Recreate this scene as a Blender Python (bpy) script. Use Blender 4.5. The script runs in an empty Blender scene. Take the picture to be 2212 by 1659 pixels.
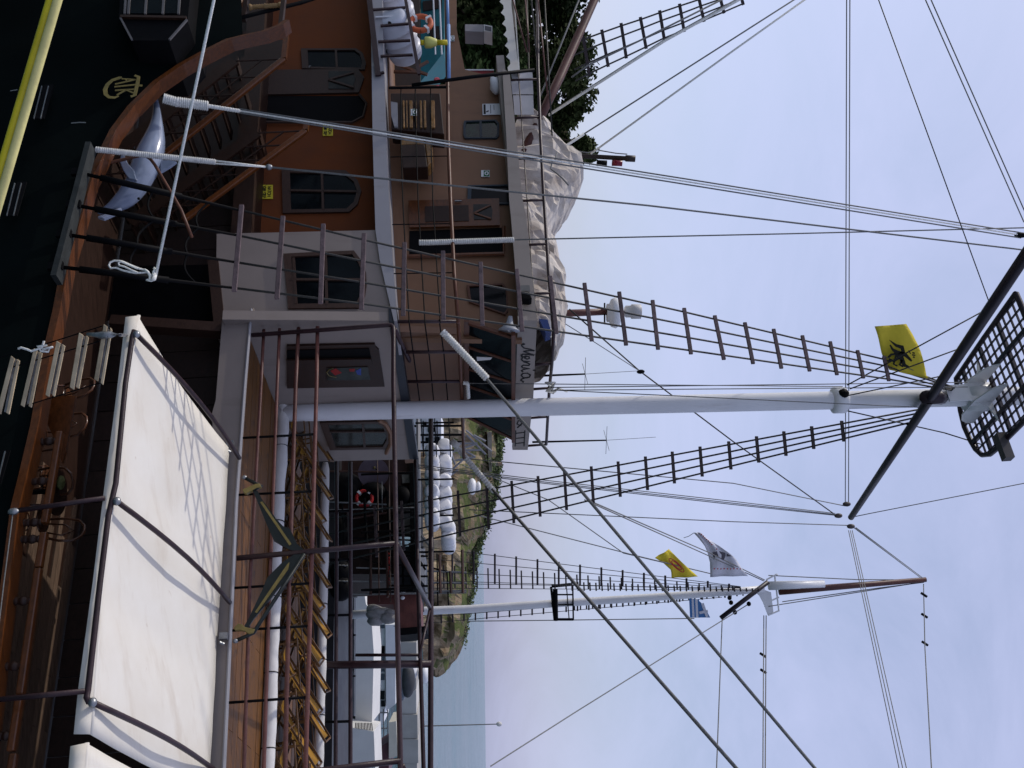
import bpy, math, random
from mathutils import Vector as V, Matrix, noise as mnoise
random.seed(11)
sc = bpy.context.scene
R = math.radians
# ------------------------------------------------------------------ camera, sky, sun, exposure
CAMZ = 9.0
FPX = 2150.6                      # focal length in pixels of a 2212 x 1659 picture
PITCH = R(1.71); ROLL = 0.011
FW = V((0, math.cos(PITCH), math.sin(PITCH)))
UP0 = V((0, -math.sin(PITCH), math.cos(PITCH))); RT0 = V((1, 0, 0))
UPV = (UP0 + RT0*ROLL).normalized(); RTV = (RT0 - UP0*ROLL).normalized()
CAM = V((0, 0, CAMZ))
cd = bpy.data.cameras.new('camera'); cam = bpy.data.objects.new('camera', cd)
sc.collection.objects.link(cam)
cd.sensor_width = 36; cd.lens = 35; cd.clip_start = .05; cd.clip_end = 30000
m3 = Matrix((UPV, -RTV, -FW)).transposed()     # the photographer held the camera on its side
cam.matrix_world = Matrix.Translation(CAM) @ m3.to_4x4()
sc.camera = cam

SUN = V((-.66, .27, .71)).normalized()         # towards the sun
sd = bpy.data.lights.new('sun', 'SUN'); sd.energy = 2.1; sd.angle = R(.6); sd.color = (1, .95, .87)
so = bpy.data.objects.new('sun', sd); sc.collection.objects.link(so)
so.rotation_euler = SUN.to_track_quat('Z', 'Y').to_euler(); so.location = (-20, 0, 40)

w = bpy.data.worlds.new('World'); sc.world = w; w.use_nodes = True
nt = w.node_tree; nt.nodes.clear()
sky = nt.nodes.new('ShaderNodeTexSky'); sky.sky_type = 'NISHITA'; sky.sun_disc = False
sky.sun_elevation = math.asin(SUN.z); sky.sun_rotation = math.atan2(SUN.x, SUN.y)
sky.air_density = 1.0; sky.dust_density = 3.2; sky.ozone_density = 2.6; sky.altitude = 10
tc = nt.nodes.new('ShaderNodeTexCoord'); mp = nt.nodes.new('ShaderNodeMapping')
mp.inputs['Scale'].default_value = (1.4, 1.4, 3.2)
nz = nt.nodes.new('ShaderNodeTexNoise'); nz.inputs['Scale'].default_value = 2.3
nz.inputs['Detail'].default_value = 7; nz.inputs['Roughness'].default_value = .62; nz.inputs['Distortion'].default_value = .5
rp = nt.nodes.new('ShaderNodeValToRGB'); rp.color_ramp.elements[0].position = .36; rp.color_ramp.elements[1].position = .78
rp.color_ramp.elements[0].color = (.42, .42, .42, 1); rp.color_ramp.elements[1].color = (.72, .72, .72, 1)
mx = nt.nodes.new('ShaderNodeMixRGB'); mx.inputs['Color2'].default_value = (4.85, 5.15, 7.45, 1)
bg = nt.nodes.new('ShaderNodeBackground'); bg.inputs['Strength'].default_value = .138
wo = nt.nodes.new('ShaderNodeOutputWorld')
L = nt.links.new
L(tc.outputs['Generated'], mp.inputs['Vector']); L(mp.outputs['Vector'], nz.inputs['Vector'])
L(nz.outputs['Fac'], rp.inputs['Fac']); L(rp.outputs['Color'], mx.inputs['Fac'])
L(sky.outputs['Color'], mx.inputs['Color1']); L(mx.outputs['Color'], bg.inputs['Color']); L(bg.outputs['Background'], wo.inputs['Surface'])
vs = sc.view_settings; vs.view_transform = 'Standard'; vs.look = 'None'; vs.gamma = 1; vs.exposure = 0; vs.use_curve_mapping = False
sc.cycles.max_bounces = 6; sc.cycles.diffuse_bounces = 3; sc.cycles.glossy_bounces = 3; sc.cycles.transparent_max_bounces = 8

# ------------------------------------------------------------------ measuring helpers
ZK = {1:(0,0,.26045), 2:(0,432,.26045), 3:(0,828,.26045), 4:(0,1227,.26045), 5:(504,0,.26045), 6:(504,396,.26045),
 'b1':(504,828,.26045), 'b2':(504,1227,.26045), 'b3':(1008,0,.26045), 'b4':(1008,432,.26045), 'b5':(1008,1080,.26045),
 'b6':(1636,504,.26045), 'b7':(1584,936,.28385), 'c1':(432,0,.13021), 'c2':(792,0,.13021), 'c3':(792,180,.13021),
 'c4':(864,648,.13021), 'c5':(828,850,.13021), 'c6':(648,972,.13021), 'c7':(720,1188,.13021), 'c8':(468,1008,.13021),
 'e1':(144,468,.13021), 'e2':(180,180,.19527), 'e3':(0,648,.13021), 'e4':(36,864,.15191), 'e5':(612,684,.13021),
 'e6':(1065.7,612,.13021), 'e7':(2052,612,.23859), 'e8':(1404,1137.7,.13021), 'd':(0,0,1)}
def q(k, x, y):
    a, b, s = ZK[k]; return (a+x*s, b+y*s)
def ray(X, Y):
    return FW + UPV*((X-1106)/FPX) + RTV*((Y-829.5)/FPX)
def B(X, Y, d):                                   # the point seen at X,Y that lies d metres out
    r = ray(X, Y); return CAM + r*(d/r.y)
def plane(X, Y, p, n):
    r = ray(X, Y); return CAM + r*((p-CAM).dot(n)/r.dot(n))
YAW = R(30); TRIM = R(3.2)
AX = V((math.cos(TRIM)*math.cos(YAW), -math.cos(TRIM)*math.sin(YAW), math.sin(TRIM)))   # to the bow
MX = V((math.sin(YAW), math.cos(YAW), 0))                                                # across, away from us
UX = AX.cross(MX)                                                                        # the ship's own up
ORG = B(51, 1101, 12.65)
def SH(s, o, h): return ORG + AX*s + MX*o + UX*h
def toS(p):
    d = p-ORG; return V((d.dot(AX), d.dot(MX), d.dot(UX)))
def S(X, Y, o): return plane(X, Y, ORG+MX*o, MX)          # on a fore-and-aft plane
def T(X, Y, h): return plane(X, Y, ORG+UX*h, UX)          # on a deck
def FR(X, Y, s): return plane(X, Y, ORG+AX*s, AX)         # on an athwartships plane
def Sq(k, pts, o): return [S(*q(k, x, y), o) for x, y in pts]
def FRq(k, pts, s): return [FR(*q(k, x, y), s) for x, y in pts]

# ------------------------------------------------------------------ mesh helpers
col = sc.collection
WL = {}
class MB:
    def __init__(s): s.v = []; s.f = []
    def add(s, vs, fs):
        o = len(s.v); s.v += [V(p) for p in vs]; s.f += [tuple(o+i for i in f) for f in fs]; return s
    def prism(s, pts, vec):
        n = len(pts); vec = V(vec)
        s.add(list(pts)+[V(p)+vec for p in pts], [tuple(range(n))[::-1], tuple(range(n, 2*n))]+[(i, (i+1) % n, n+(i+1) % n, n+i) for i in range(n)]); return s
    def box(s, c, a, b, d):                       # centre and three half vectors
        c = V(c); vs = [c+a*i+b*j+d*k for i in (-1, 1) for j in (-1, 1) for k in (-1, 1)]
        s.add(vs, [(0, 1, 3, 2), (4, 6, 7, 5), (0, 4, 5, 1), (2, 3, 7, 6), (0, 2, 6, 4), (1, 5, 7, 3)]); return s
    def sbox(s, s0, s1, o0, o1, h0, h1):
        return s.box(SH((s0+s1)/2, (o0+o1)/2, (h0+h1)/2), AX*((s1-s0)/2), MX*((o1-o0)/2), UX*((h1-h0)/2))
    def beam(s, a, b, w, h, up=None):
        a, b = V(a), V(b); d = b-a; up = up or UX; x = d.cross(up)
        if x.length < 1e-6: x = d.cross(V((1, 0, 0)))
        x.normalize(); y = x.cross(d).normalized()
        return s.box((a+b)/2, d/2, x*(w/2), y*(h/2))
    def tube(s, pts, r, n=7, cap=True):
        pts = [V(p) for p in pts]; m = len(pts); rs = r if isinstance(r, (list, tuple)) else [r]*m
        vs = []; prev = None
        for i, p in enumerate(pts):
            d = (pts[min(i+1, m-1)]-pts[max(i-1, 0)]).normalized()
            if prev is None:
                a = V((0, 0, 1)) if abs(d.z) < .9 else V((1, 0, 0)); x = d.cross(a).normalized()
            else:
                x = prev-d*prev.dot(d); x = x.normalized() if x.length > 1e-6 else d.orthogonal().normalized()
            prev = x; y = d.cross(x)
            vs += [p+(x*math.cos(2*math.pi*k/n)+y*math.sin(2*math.pi*k/n))*rs[i] for k in range(n)]
        fs = [(i*n+k, i*n+(k+1) % n, (i+1)*n+(k+1) % n, (i+1)*n+k) for i in range(m-1) for k in range(n)]
        if cap: fs += [tuple(range(n))[::-1], tuple(range((m-1)*n, m*n))]
        s.add(vs, fs); return s
    def ball(s, c, a, b, d, n=10, m=6):
        c = V(c); vs = [c-d]
        for i in range(1, m):
            t = math.pi*i/m
            vs += [c-d*math.cos(t)+(a*math.cos(2*math.pi*k/n)+b*math.sin(2*math.pi*k/n))*math.sin(t) for k in range(n)]
        vs.append(c+d); e = len(vs)-1
        fs = [(0, 1+(k+1) % n, 1+k) for k in range(n)]
        for i in range(m-2): fs += [(1+i*n+k, 1+i*n+(k+1) % n, 1+(i+1)*n+(k+1) % n, 1+(i+1)*n+k) for k in range(n)]
        fs += [(e, 1+(m-2)*n+k, 1+(m-2)*n+(k+1) % n) for k in range(n)]
        s.add(vs, fs); return s
    def grid(s, rows, close=False):
        n = len(rows[0]); vs = [p for r in rows for p in r]
        fs = [(i*n+k, i*n+k+1, (i+1)*n+k+1, (i+1)*n+k) for i in range(len(rows)-1) for k in range(n-1)]
        s.add(vs, fs); return s
    def ribbon(s, pts, wd, nrm, th=.012):         # flat stroke lying on a surface with normal nrm
        pts = [V(p) for p in pts]; m = len(pts); Lf = []; Rt = []
        ws = wd if isinstance(wd, (list, tuple)) else [wd]*m
        for i, p in enumerate(pts):
            d = (pts[min(i+1, m-1)]-pts[max(i-1, 0)]).normalized(); x = d.cross(nrm).normalized()
            Lf.append(p+x*ws[i]/2); Rt.append(p-x*ws[i]/2)
        n = V(nrm)*th; vs = Lf+Rt+[p+n for p in Lf]+[p+n for p in Rt]; fs = []
        for i in range(m-1):
            fs += [(2*m+i, 2*m+i+1, 3*m+i+1, 3*m+i), (i, m+i, m+i+1, i+1), (i, i+1, 2*m+i+1, 2*m+i), (m+i, 3*m+i, 3*m+i+1, m+i+1)]
        fs += [(0, 2*m, 3*m, m), (m-1, 2*m-1, 4*m-1, 3*m-1)]
        s.add(vs, fs); return s
    def build(s, name, mat, parent=None, smooth=False, label=None, solid=0, bev=0, sub=0):
        lo = V([min(p[i] for p in s.v) for i in range(3)]); hi = V([max(p[i] for p in s.v) for i in range(3)]); c = (lo+hi)/2
        me = bpy.data.meshes.new(name); me.from_pydata([p-c for p in s.v], [], s.f); me.update()
        o = bpy.data.objects.new(name, me); col.objects.link(o); me.materials.append(mat)
        if smooth:
            for p in me.polygons: p.use_smooth = True
        o.location = c
        if parent: o.parent = parent; o.location = c-WL[parent.name]
        WL[o.name] = c
        if solid:
            md = o.modifiers.new('thickness', 'SOLIDIFY'); md.thickness = solid; md.offset = 0
        if bev:
            md = o.modifiers.new('bevel', 'BEVEL'); md.width = bev; md.segments = 2; md.limit_method = 'ANGLE'
        if sub:
            md = o.modifiers.new('sub', 'SUBSURF'); md.levels = sub; md.render_levels = sub
        if label: o['label'] = label
        return o
def tag(o, label, cat=None, group=None, kind=None):
    if label: o['label'] = label
    if cat: o['category'] = cat
    if group: o['group'] = group
    if kind: o['kind'] = kind
    return o
def thing(name, loc, label=None, cat=None, group=None):
    o = bpy.data.objects.new(name, None); col.objects.link(o); o.location = loc; o.empty_display_size = .3
    WL[o.name] = V(loc); return tag(o, label, cat, group)
def part(name, parent, loc=None):                 # a part made of sub-parts only
    o = bpy.data.objects.new(name, None); col.objects.link(o); o.parent = parent
    l = V(loc) if loc is not None else WL[parent.name]; o.location = l-WL[parent.name]; WL[o.name] = l; return o
def copy_tree(o, loc=None, parent=None):
    c = o.copy(); col.objects.link(c)
    if parent: c.parent = parent
    if loc is not None: c.location = loc
    WL[c.name] = V(c.location)
    for ch in o.children: copy_tree(ch, None, c)
    return c

# ------------------------------------------------------------------ materials
MAT = {}
def M(name, c, rough=.6, var=.18, scale=2.5, bump=0., metal=0., stretch=None, rot=0., c2=None, spec=.5, detail=6, fine=0., sheen=0, coat=0., trans=0.):
    m = bpy.data.materials.new(name); m.use_nodes = True; t = m.node_tree; b = t.nodes['Principled BSDF']; k = t.links.new
    kk = .68 if max(c) < .45 else .9  # darker colours cut more, deepening shaded surfaces through base colour
    c = [x*kk for x in c]; c2 = [x*kk for x in c2] if c2 else None
    spec = spec*.6
    b.inputs['Roughness'].default_value = rough; b.inputs['Metallic'].default_value = metal
    b.inputs['Specular IOR Level'].default_value = spec; b.inputs['Coat Weight'].default_value = coat; b.inputs['Coat Roughness'].default_value = .15
    tx = t.nodes.new('ShaderNodeTexCoord'); mpn = t.nodes.new('ShaderNodeMapping')
    mpn.vector_type = 'TEXTURE' if False else 'POINT'
    mpn.inputs['Rotation'].default_value = (0, 0, rot); mpn.inputs['Scale'].default_value = stretch or (1, 1, 1)
    oi = t.nodes.new('ShaderNodeObjectInfo'); va = t.nodes.new('ShaderNodeVectorMath'); va.operation = 'MULTIPLY_ADD'
    va.inputs[1].default_value = (37, 11, 23)
    k(oi.outputs['Random'], va.inputs[0]); k(tx.outputs['Object'], va.inputs[2]); k(va.outputs[0], mpn.inputs['Vector'])
    n = t.nodes.new('ShaderNodeTexNoise'); n.inputs['Scale'].default_value = scale; n.inputs['Detail'].default_value = detail; n.inputs['Roughness'].default_value = .62
    k(mpn.outputs['Vector'], n.inputs['Vector'])
    r = t.nodes.new('ShaderNodeValToRGB'); r.color_ramp.elements[0].position = .3; r.color_ramp.elements[1].position = .72
    a = [max(0, x*(1-var)) for x in c]; z = c2 or [min(1, x*(1+var)) for x in c]
    r.color_ramp.elements[0].color = (*a, 1); r.color_ramp.elements[1].color = (*z, 1)
    k(n.outputs['Fac'], r.inputs['Fac'])
    hv = t.nodes.new('ShaderNodeHueSaturation'); mr = t.nodes.new('ShaderNodeMapRange'); mr.inputs[3].default_value = 1-var*.5; mr.inputs[4].default_value = 1+var*.5
    k(oi.outputs['Random'], mr.inputs[0]); k(mr.outputs[0], hv.inputs['Value']); k(r.outputs['Color'], hv.inputs['Color']); k(hv.outputs['Color'], b.inputs['Base Color'])
    rr = t.nodes.new('ShaderNodeMapRange'); rr.inputs[3].default_value = max(.02, rough-.12); rr.inputs[4].default_value = min(1, rough+.12)
    k(n.outputs['Fac'], rr.inputs[0]); k(rr.outputs[0], b.inputs['Roughness'])
    if bump:
        n2 = t.nodes.new('ShaderNodeTexNoise'); n2.inputs['Scale'].default_value = scale*5; n2.inputs['Detail'].default_value = 5
        k(mpn.outputs['Vector'], n2.inputs['Vector'])
        bp = t.nodes.new('ShaderNodeBump'); bp.inputs['Strength'].default_value = bump; bp.inputs['Distance'].default_value = .02
        k(n2.outputs['Fac'], bp.inputs['Height']); k(bp.outputs['Normal'], b.inputs['Normal'])
    if trans: b.inputs['Transmission Weight'].default_value = trans
    MAT[name] = m; return m
AR = YAW                      # turns the grain along the ship
GR = (1.2, 14, 14)
hullm = M('hull_paint', (.003, .0055, .0055), .65, .4, .6, .1, spec=.04)
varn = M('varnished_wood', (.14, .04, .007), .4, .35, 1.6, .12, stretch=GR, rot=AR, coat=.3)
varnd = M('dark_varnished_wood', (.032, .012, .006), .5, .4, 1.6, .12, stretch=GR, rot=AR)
deckw = M('deck_planking', (.18, .07, .010), .6, .4, 1.4, .2, stretch=(1, 12, 12), rot=AR)
maind = M('weathered_deck', (.16, .10, .065), .75, .35, 1.4, .2, stretch=(1, 12, 12), rot=AR)
beige = M('beige_wall_paint', (.34, .285, .25), .55, .08, .8, .05)
greyw = M('grey_white_paint', (.40, .39, .41), .5, .08, .8, .05)
orang = M('orange_brown_wall', (.19, .045, .004), .75, .14, 1.2, .05)
brownw = M('brown_wall_paint', (.27, .14, .075), .55, .12, .9, .05)
pipe = M('maroon_pipe_paint', (.045, .022, .026), .42, .35, 5, .15)
pipel = M('red_brown_pipe_paint', (.15, .055, .045), .45, .35, 6, .15)
railb = M('brown_rail_paint', (.14, .05, .025), .45, .3, 6, .1)
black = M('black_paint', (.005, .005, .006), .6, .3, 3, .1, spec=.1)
rungm = M('rung_paint', (.15, .105, .11), .75, .35, 9, .3)
wire = M('tarred_wire', (.035, .034, .030), .5, .5, 30, .3)
rope = M('white_rope', (.92, .90, .82), .8, .25, 40, .6)
ropeg = M('grey_rope', (.27, .27, .26), .75, .3, 40, .5)
ropew = M('white_serving_cord', (.70, .69, .64), .75, .25, 25, .6)
white = M('white_gloss_paint', (.78, .78, .78), .35, .07, 1.2, .03)
mastm = M('mast_paint', (.76, .76, .77), .4, .07, .8, .05)
canvas = M('white_canvas', (.72, .67, .58), .85, .04, .9, .12, c2=(.76, .73, .66))
glass = M('dark_window_glass', (.006, .009, .011), .12, .4, 2, spec=.22)
steel = M('galvanised_steel', (.35, .36, .37), .4, .3, 12, .2, metal=.8)
gold = M('gold_paint', (.26, .20, .06), .4, .25, 8, .1)
yellow = M('yellow_paint', (.62, .50, .02), .5, .2, 5, .1)
ysign = M('yellow_sign', (.60, .50, .03), .5, .1, 5)

def stain(m, c, sc_, lo, hi, amt, stretch=(1, 1, 1), rot=0.):      # weather stains on top of a material's own colour
    t = m.node_tree; b = t.nodes['Principled BSDF']; src = b.inputs['Base Color'].links[0].from_socket
    tx = t.nodes.new('ShaderNodeTexCoord'); mpn = t.nodes.new('ShaderNodeMapping'); mpn.inputs['Rotation'].default_value = (0, 0, rot); mpn.inputs['Scale'].default_value = stretch
    n = t.nodes.new('ShaderNodeTexNoise'); n.inputs['Scale'].default_value = sc_; n.inputs['Detail'].default_value = 8; n.inputs['Roughness'].default_value = .65
    r = t.nodes.new('ShaderNodeMapRange'); r.inputs[1].default_value = lo; r.inputs[2].default_value = hi; r.inputs[4].default_value = amt
    x = t.nodes.new('ShaderNodeMixRGB'); x.inputs[2].default_value = (*c, 1); k = t.links.new
    k(tx.outputs['Object'], mpn.inputs['Vector']); k(mpn.outputs['Vector'], n.inputs['Vector']); k(n.outputs['Fac'], r.inputs[0]); k(r.outputs[0], x.inputs[0]); k(src, x.inputs[1]); k(x.outputs[0], b.inputs['Base Color'])
stain(canvas, (.42, .33, .24), .55, .54, .78, .55, (1, 3.5, 1), AR); stain(canvas, (.35, .24, .16), 3.0, .66, .74, .5)
stain(beige, (.10, .07, .05), .9, .56, .8, .45, (2, 2, .5)); stain(greyw, (.16, .13, .11), 1.2, .56, .8, .5, (2, 2, .6)); stain(brownw, (.07, .04, .03), 1.0, .56, .8, .5, (2, 2, .6))
stain(orang, (.05, .016, .004), .8, .5, .8, .5, (2, 2, .6)); stain(mastm, (.30, .25, .20), 2.2, .58, .74, .5, (1.5, 1.5, .22)); stain(deckw, (.03, .014, .006), 2.5, .6, .68, .8)
# ------------------------------------------------------------------ water
sea_m = M('sea_water', (.045, .13, .15), .2, .3, .02, 0, spec=.5)
_t = sea_m.node_tree; _b = _t.nodes['Principled BSDF']; _n = _t.nodes.new('ShaderNodeTexNoise'); _n.inputs['Scale'].default_value = .6; _n.inputs['Detail'].default_value = 5
_c = _t.nodes.new('ShaderNodeTexCoord'); _p = _t.nodes.new('ShaderNodeBump'); _p.inputs['Strength'].default_value = 1; _p.inputs['Distance'].default_value = .7
_t.links.new(_c.outputs['Object'], _n.inputs['Vector']); _t.links.new(_n.outputs['Fac'], _p.inputs['Height']); _t.links.new(_p.outputs['Normal'], _b.inputs['Normal'])
b = MB(); b.grid([[V((x, y, 0)) for x in (-9000, -200, 0, 200, 9000)] for y in (-60, 60, 200, 1500, 14000)])
o = b.build('sea', sea_m); o['kind'] = 'structure'; o['label'] = 'pale blue sea reaching to the horizon'

# ------------------------------------------------------------------ the ship: hull
ship = thing('sailing_ship', SH(0, 7, -3), 'large dark hulled wooden ship with tall white mast and beige deckhouse', 'ship')
HU = toS(S(510, 1088, 3.9)).z          # upper deck
HB = toS(S(846, 560, 3.9)).z           # bridge deck
SC = toS(S(852, 693, 3.9)).x           # front of the deckhouse
HM = -1.05                             # main deck
NO = -MX                               # outward
sheer = [(520, -260), (521, -60), (522, 30), (524, 76), (495, 91), (443, 117), (391, 146), (339, 182), (286, 234), (247, 286), (221, 339), (195, 391), (171, 479), (146, 562), (125, 677), (106, 760),
         (78, 924), (52, 1036), (36, 1101), (16, 1260), (-8, 1450), (-36, 1700), (-60, 1950)]
shp = [S(x, y, 0) for x, y in sheer]
b = MB(); rows = []
for p in shp:
    c = toS(p); r = []
    for k in range(9):
        f = k/8; hh = c.z*(1-f)+(-3.9)*f
        r.append(SH(c.x, -.0-.32*math.sin(f*math.pi*.8)+f*f*.5, hh))
    rows.append(r)
b.grid(rows); b.build('hull', hullm, ship, smooth=True)
b = MB(); crl = [S(x, y, 0) for x, y in [(620, 50), (607, 60), (573, 73), (535, 81)]+sheer[4:]]
for i in range(len(crl)-1):
    a = toS(crl[i]); c = toS(crl[i+1])
    A = [SH(a.x, -.07, a.z-.05), SH(a.x, .2, a.z-.05), SH(a.x, .2, a.z+.05), SH(a.x, -.07, a.z+.05)]
    C = [SH(c.x, -.07, c.z-.05), SH(c.x, .2, c.z-.05), SH(c.x, .2, c.z+.05), SH(c.x, -.07, c.z+.05)]
    b.add(A+C, [(0, 1, 5, 4), (1, 2, 6, 5), (2, 3, 7, 6), (3, 0, 4, 7)])
b.build('cap_rail', varn, ship)
b = MB(); b.grid([[SH(toS(p).x, .14, toS(p).z-.05), SH(toS(p).x, .2, HM-.6)] for p in crl]); b.build('inner_bulwark', varnd, ship, solid=.03)
# wooden main deck, planks as far as they can be told apart
s0, s1 = -14, 9
b = MB(); b.sbox(s0, s1, .2, 11, HM-.2, HM-.03); b.build('main_deck', varnd, ship)
dk = part('deck_planking', ship, SH(0, 2, HM))
oo = .3; k = 0
while oo < 4.2:
    for a in range(4):
        x0 = -2+a*3+(k % 3)*.8; MB().sbox(x0, x0+2.99, oo, oo+.145, HM-.03, HM+random.uniform(-.002, .002)).build('plank', maind, dk)
    oo += .155; k += 1
# stern gallery window bay
bay = part('gallery_window', ship, S(335, 30, -.2))
po = Sq(1, [(1010, -260), (985, 150), (1090, 335), (1400, 335), (1555, 170), (1600, -260)], -.55)
MB().prism(po, MX*1.2).build('bay_case', black, bay)
for x in (1035, 1065, 1205, 1350, 1480):
    MB().beam(S(*q(1, x+25, -240), -.58), S(*q(1, x, 118), -.58), .035, .03, MX).build('glazing_bar', M('bar_grey', (.16, .15, .15), .5) if 'bar_grey' not in MAT else MAT['bar_grey'], bay)
MB().beam(S(*q(1, 1000, 140), -.58), S(*q(1, 1545, 150), -.58), .05, .05, MX).build('sill_bar', varnd, bay)
MB().beam(S(*q(1, 1095, 330), -.58), S(*q(1, 1000, 150), -.58), .03, .03, MX).build('corner_bar', MAT['bar_grey'], bay)
MB().beam(S(*q(1, 1405, 330), -.58), S(*q(1, 1550, 165), -.58), .03, .03, MX).build('corner_bar', MAT['bar_grey'], bay)
MB().prism(Sq(1, [(1030, -240), (1020, 110), (1490, 110), (1510, -240)], -.57), MX*.01).build('pane', glass, bay)
# freeing ports with two bright bars
for (k, x, y) in ((1, 350, 850), (1, 125, 1655), (3, -10, 700)):
    pt = part('hull_vent', ship, S(*q(k, x, y), -.32))
    MB().prism(Sq(k, [(x-60, y+140), (x+25, y-140), (x+100, y-140), (x+20, y+140)], -.335), NO*.02).build('vent_plate', black, pt)
    for dx in (-35, 20):
        MB().beam(S(*q(k, x+dx+33, y-135), -.36), S(*q(k, x+dx-33, y+135), -.36), .012, .02, MX).build('vent_bar', steel, pt)
# gold anchor monogram
em = part('anchor_emblem', ship, S(265, 190, -.3)); EO = -.36
def er(pts, w, name):
    MB().ribbon(Sq(1, pts, EO), w, NO, .01).build(name, gold, em)
er([(1012, 642), (990, 648), (930, 668), (890, 705), (872, 745), (878, 785), (905, 808), (950, 812), (985, 798)], [.02, .05, .05, .06, .065, .06, .05, .04, .02], 'anchor_fluke')
er([(1118, 628), (1150, 640), (1140, 700), (1118, 792), (1085, 803)], [.04, .05, .055, .05, .04], 'anchor_stock')
er([(1180, 712), (1150, 710)], .035, 'anchor_ring')
er([(1128, 704), (950, 722)], .026, 'letter_i')
er([(955, 700), (1125, 662)], .024, 'letter_a'); er([(1010, 655), (1125, 662)], .02, 'letter_a'); er([(1045, 658), (1052, 680)], .02, 'letter_a')
er([(1120, 742), (955, 752)], .026, 'letter_k'); er([(1045, 748), (1112, 775)], .024, 'letter_k'); er([(1045, 748), (970, 790)], .026, 'letter_k')
# scratches of bare metal
for pts in ([(590, 1022), (660, 1016), (712, 1018)], [(85, 755), (145, 745)]):
    MB().ribbon(Sq(1, pts, EO+.01), .02, NO, .004).build('paint_scuff', steel, em)
# chain plate channel and its black plates
ch = part('channel', ship, S(160, 450, -.2))
MB().beam(S(196, 318, -.3), S(122, 605, -.3), .24, .08).build('channel_board', M('channel_paint', (.035, .04, .038), .6, .4, 4, .2), ch)
# turned rail along the side deck
hr = part('hand_rail', ship, S(120, 950, .12))
def zs(l): return [S(*q(*p), .14) for p in l]
for a, c in (((3, 500, 405), (3, 372, 1165)), ((3, 370, 1240), (4, 322, 0)), ((4, 322, 5), (4, 170, 1055)), ((4, 165, 1075), (4, 95, 1525)), ((4, 120, 1540), (4, 60, 1900))):
    p = zs([a, c]); MB().beam(p[0], p[1], .10, .09).build('rail_bar', varn, hr, bev=.02)
def baluster(k, x0, x1, y):
    p0 = S(*q(k, x0, y+8), .14); p1 = S(*q(k, x1, y), .14); n = 13
    prof = [.05, .05, .04, .055, .04, .045, .055, .06, .055, .045, .04, .05, .05]
    MB().tube([p0.lerp(p1, i/(n-1)) for i in range(n)], prof, 10).build('baluster', varnd, hr, smooth=True)
for k, x0, x1, y in ((3, 310, 470, 478), (3, 255, 415, 808), (3, 195, 350, 1150), (3, 172, 335, 1290), (4, 90, 265, 270), (4, 10, 190, 812), (4, -30, 110, 1390)): baluster(k, x0, x1, y)
MB().prism([S(*q('e4', x, y), .55) for x, y in [(470, -60), (840, -60), (700, 720), (645, 895), (590, 720), (520, 520), (420, 300)]], MX*.05).build('bulwark_panel', varn, ship)
# saloon side under the upper deck: dark boards with a big framed opening
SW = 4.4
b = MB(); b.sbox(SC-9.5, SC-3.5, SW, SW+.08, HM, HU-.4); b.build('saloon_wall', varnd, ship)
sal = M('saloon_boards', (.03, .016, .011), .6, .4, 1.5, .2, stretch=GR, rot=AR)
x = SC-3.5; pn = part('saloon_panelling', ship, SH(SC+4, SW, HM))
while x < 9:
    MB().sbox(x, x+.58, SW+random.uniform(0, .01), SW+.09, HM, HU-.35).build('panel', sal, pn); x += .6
# a dark doorway frame below the deckhouse corner
df = part('saloon_doorway', ship, S(300, 640, SW))
dm = M('dark_brown_frame', (.06, .03, .02), .5, .3, 2, .1, stretch=GR, rot=AR)
MB().beam(S(*q(2, 930, 1020), 3.95), S(*q(2, 1850, 1085), 3.95), .2, .28, MX).build('door_post', dm, df)
MB().beam(S(*q(2, 1775, 520), 3.95), S(*q(2, 1830, 1080), 3.95), .2, .2, MX).build('door_head', dm, df)
MB().prism(Sq(2, [(700, 560), (1770, 540), (1800, 1000), (700, 1000)], 4.38), NO*.02).build('door_leaf_or_dark', black, df)  # black sheet stands in for the dark interior behind the frame
# ------------------------------------------------------------------ upper deck
b = MB(); b.sbox(SC-11, 10, 3.95, 10.2, HU-.45, HU-.05); b.build('upper_deck', varnd, ship)
up = part('upper_deck_planking', ship, SH(SC+4, 6, HU)); oo = 3.9; k = 0
while oo < 10.1:
    for a in range(3):
        x0 = SC-.2+a*3.6+(k % 2)*1.7-1.6; x1 = x0+3.59
        if x1 < SC+.1: continue
        MB().sbox(max(x0, SC+.03), x1, oo, oo+.335, HU-.05, HU+random.uniform(-.003, .003)).build('plank', deckw, up)
    oo += .35; k += 1
fa = [(548, 664), (541, 680), (529, 828), (510, 1088), (504, 1227), (483, 1659), (470, 1850), (425, 1850), (445, 1500), (470, 1270), (458, 893), (466, 864), (480, 690)]
MB().prism([S(x, y, 3.72) for x, y in fa], MX*.16).build('deck_edge_board', beige, ship)
MB().tube([S(x, y, 3.70) for x, y in [(543, 668), (529, 828), (510, 1088), (504, 1227), (483, 1659), (470, 1850)]], .03, 6).build('edge_beading', greyw, ship)
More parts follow.
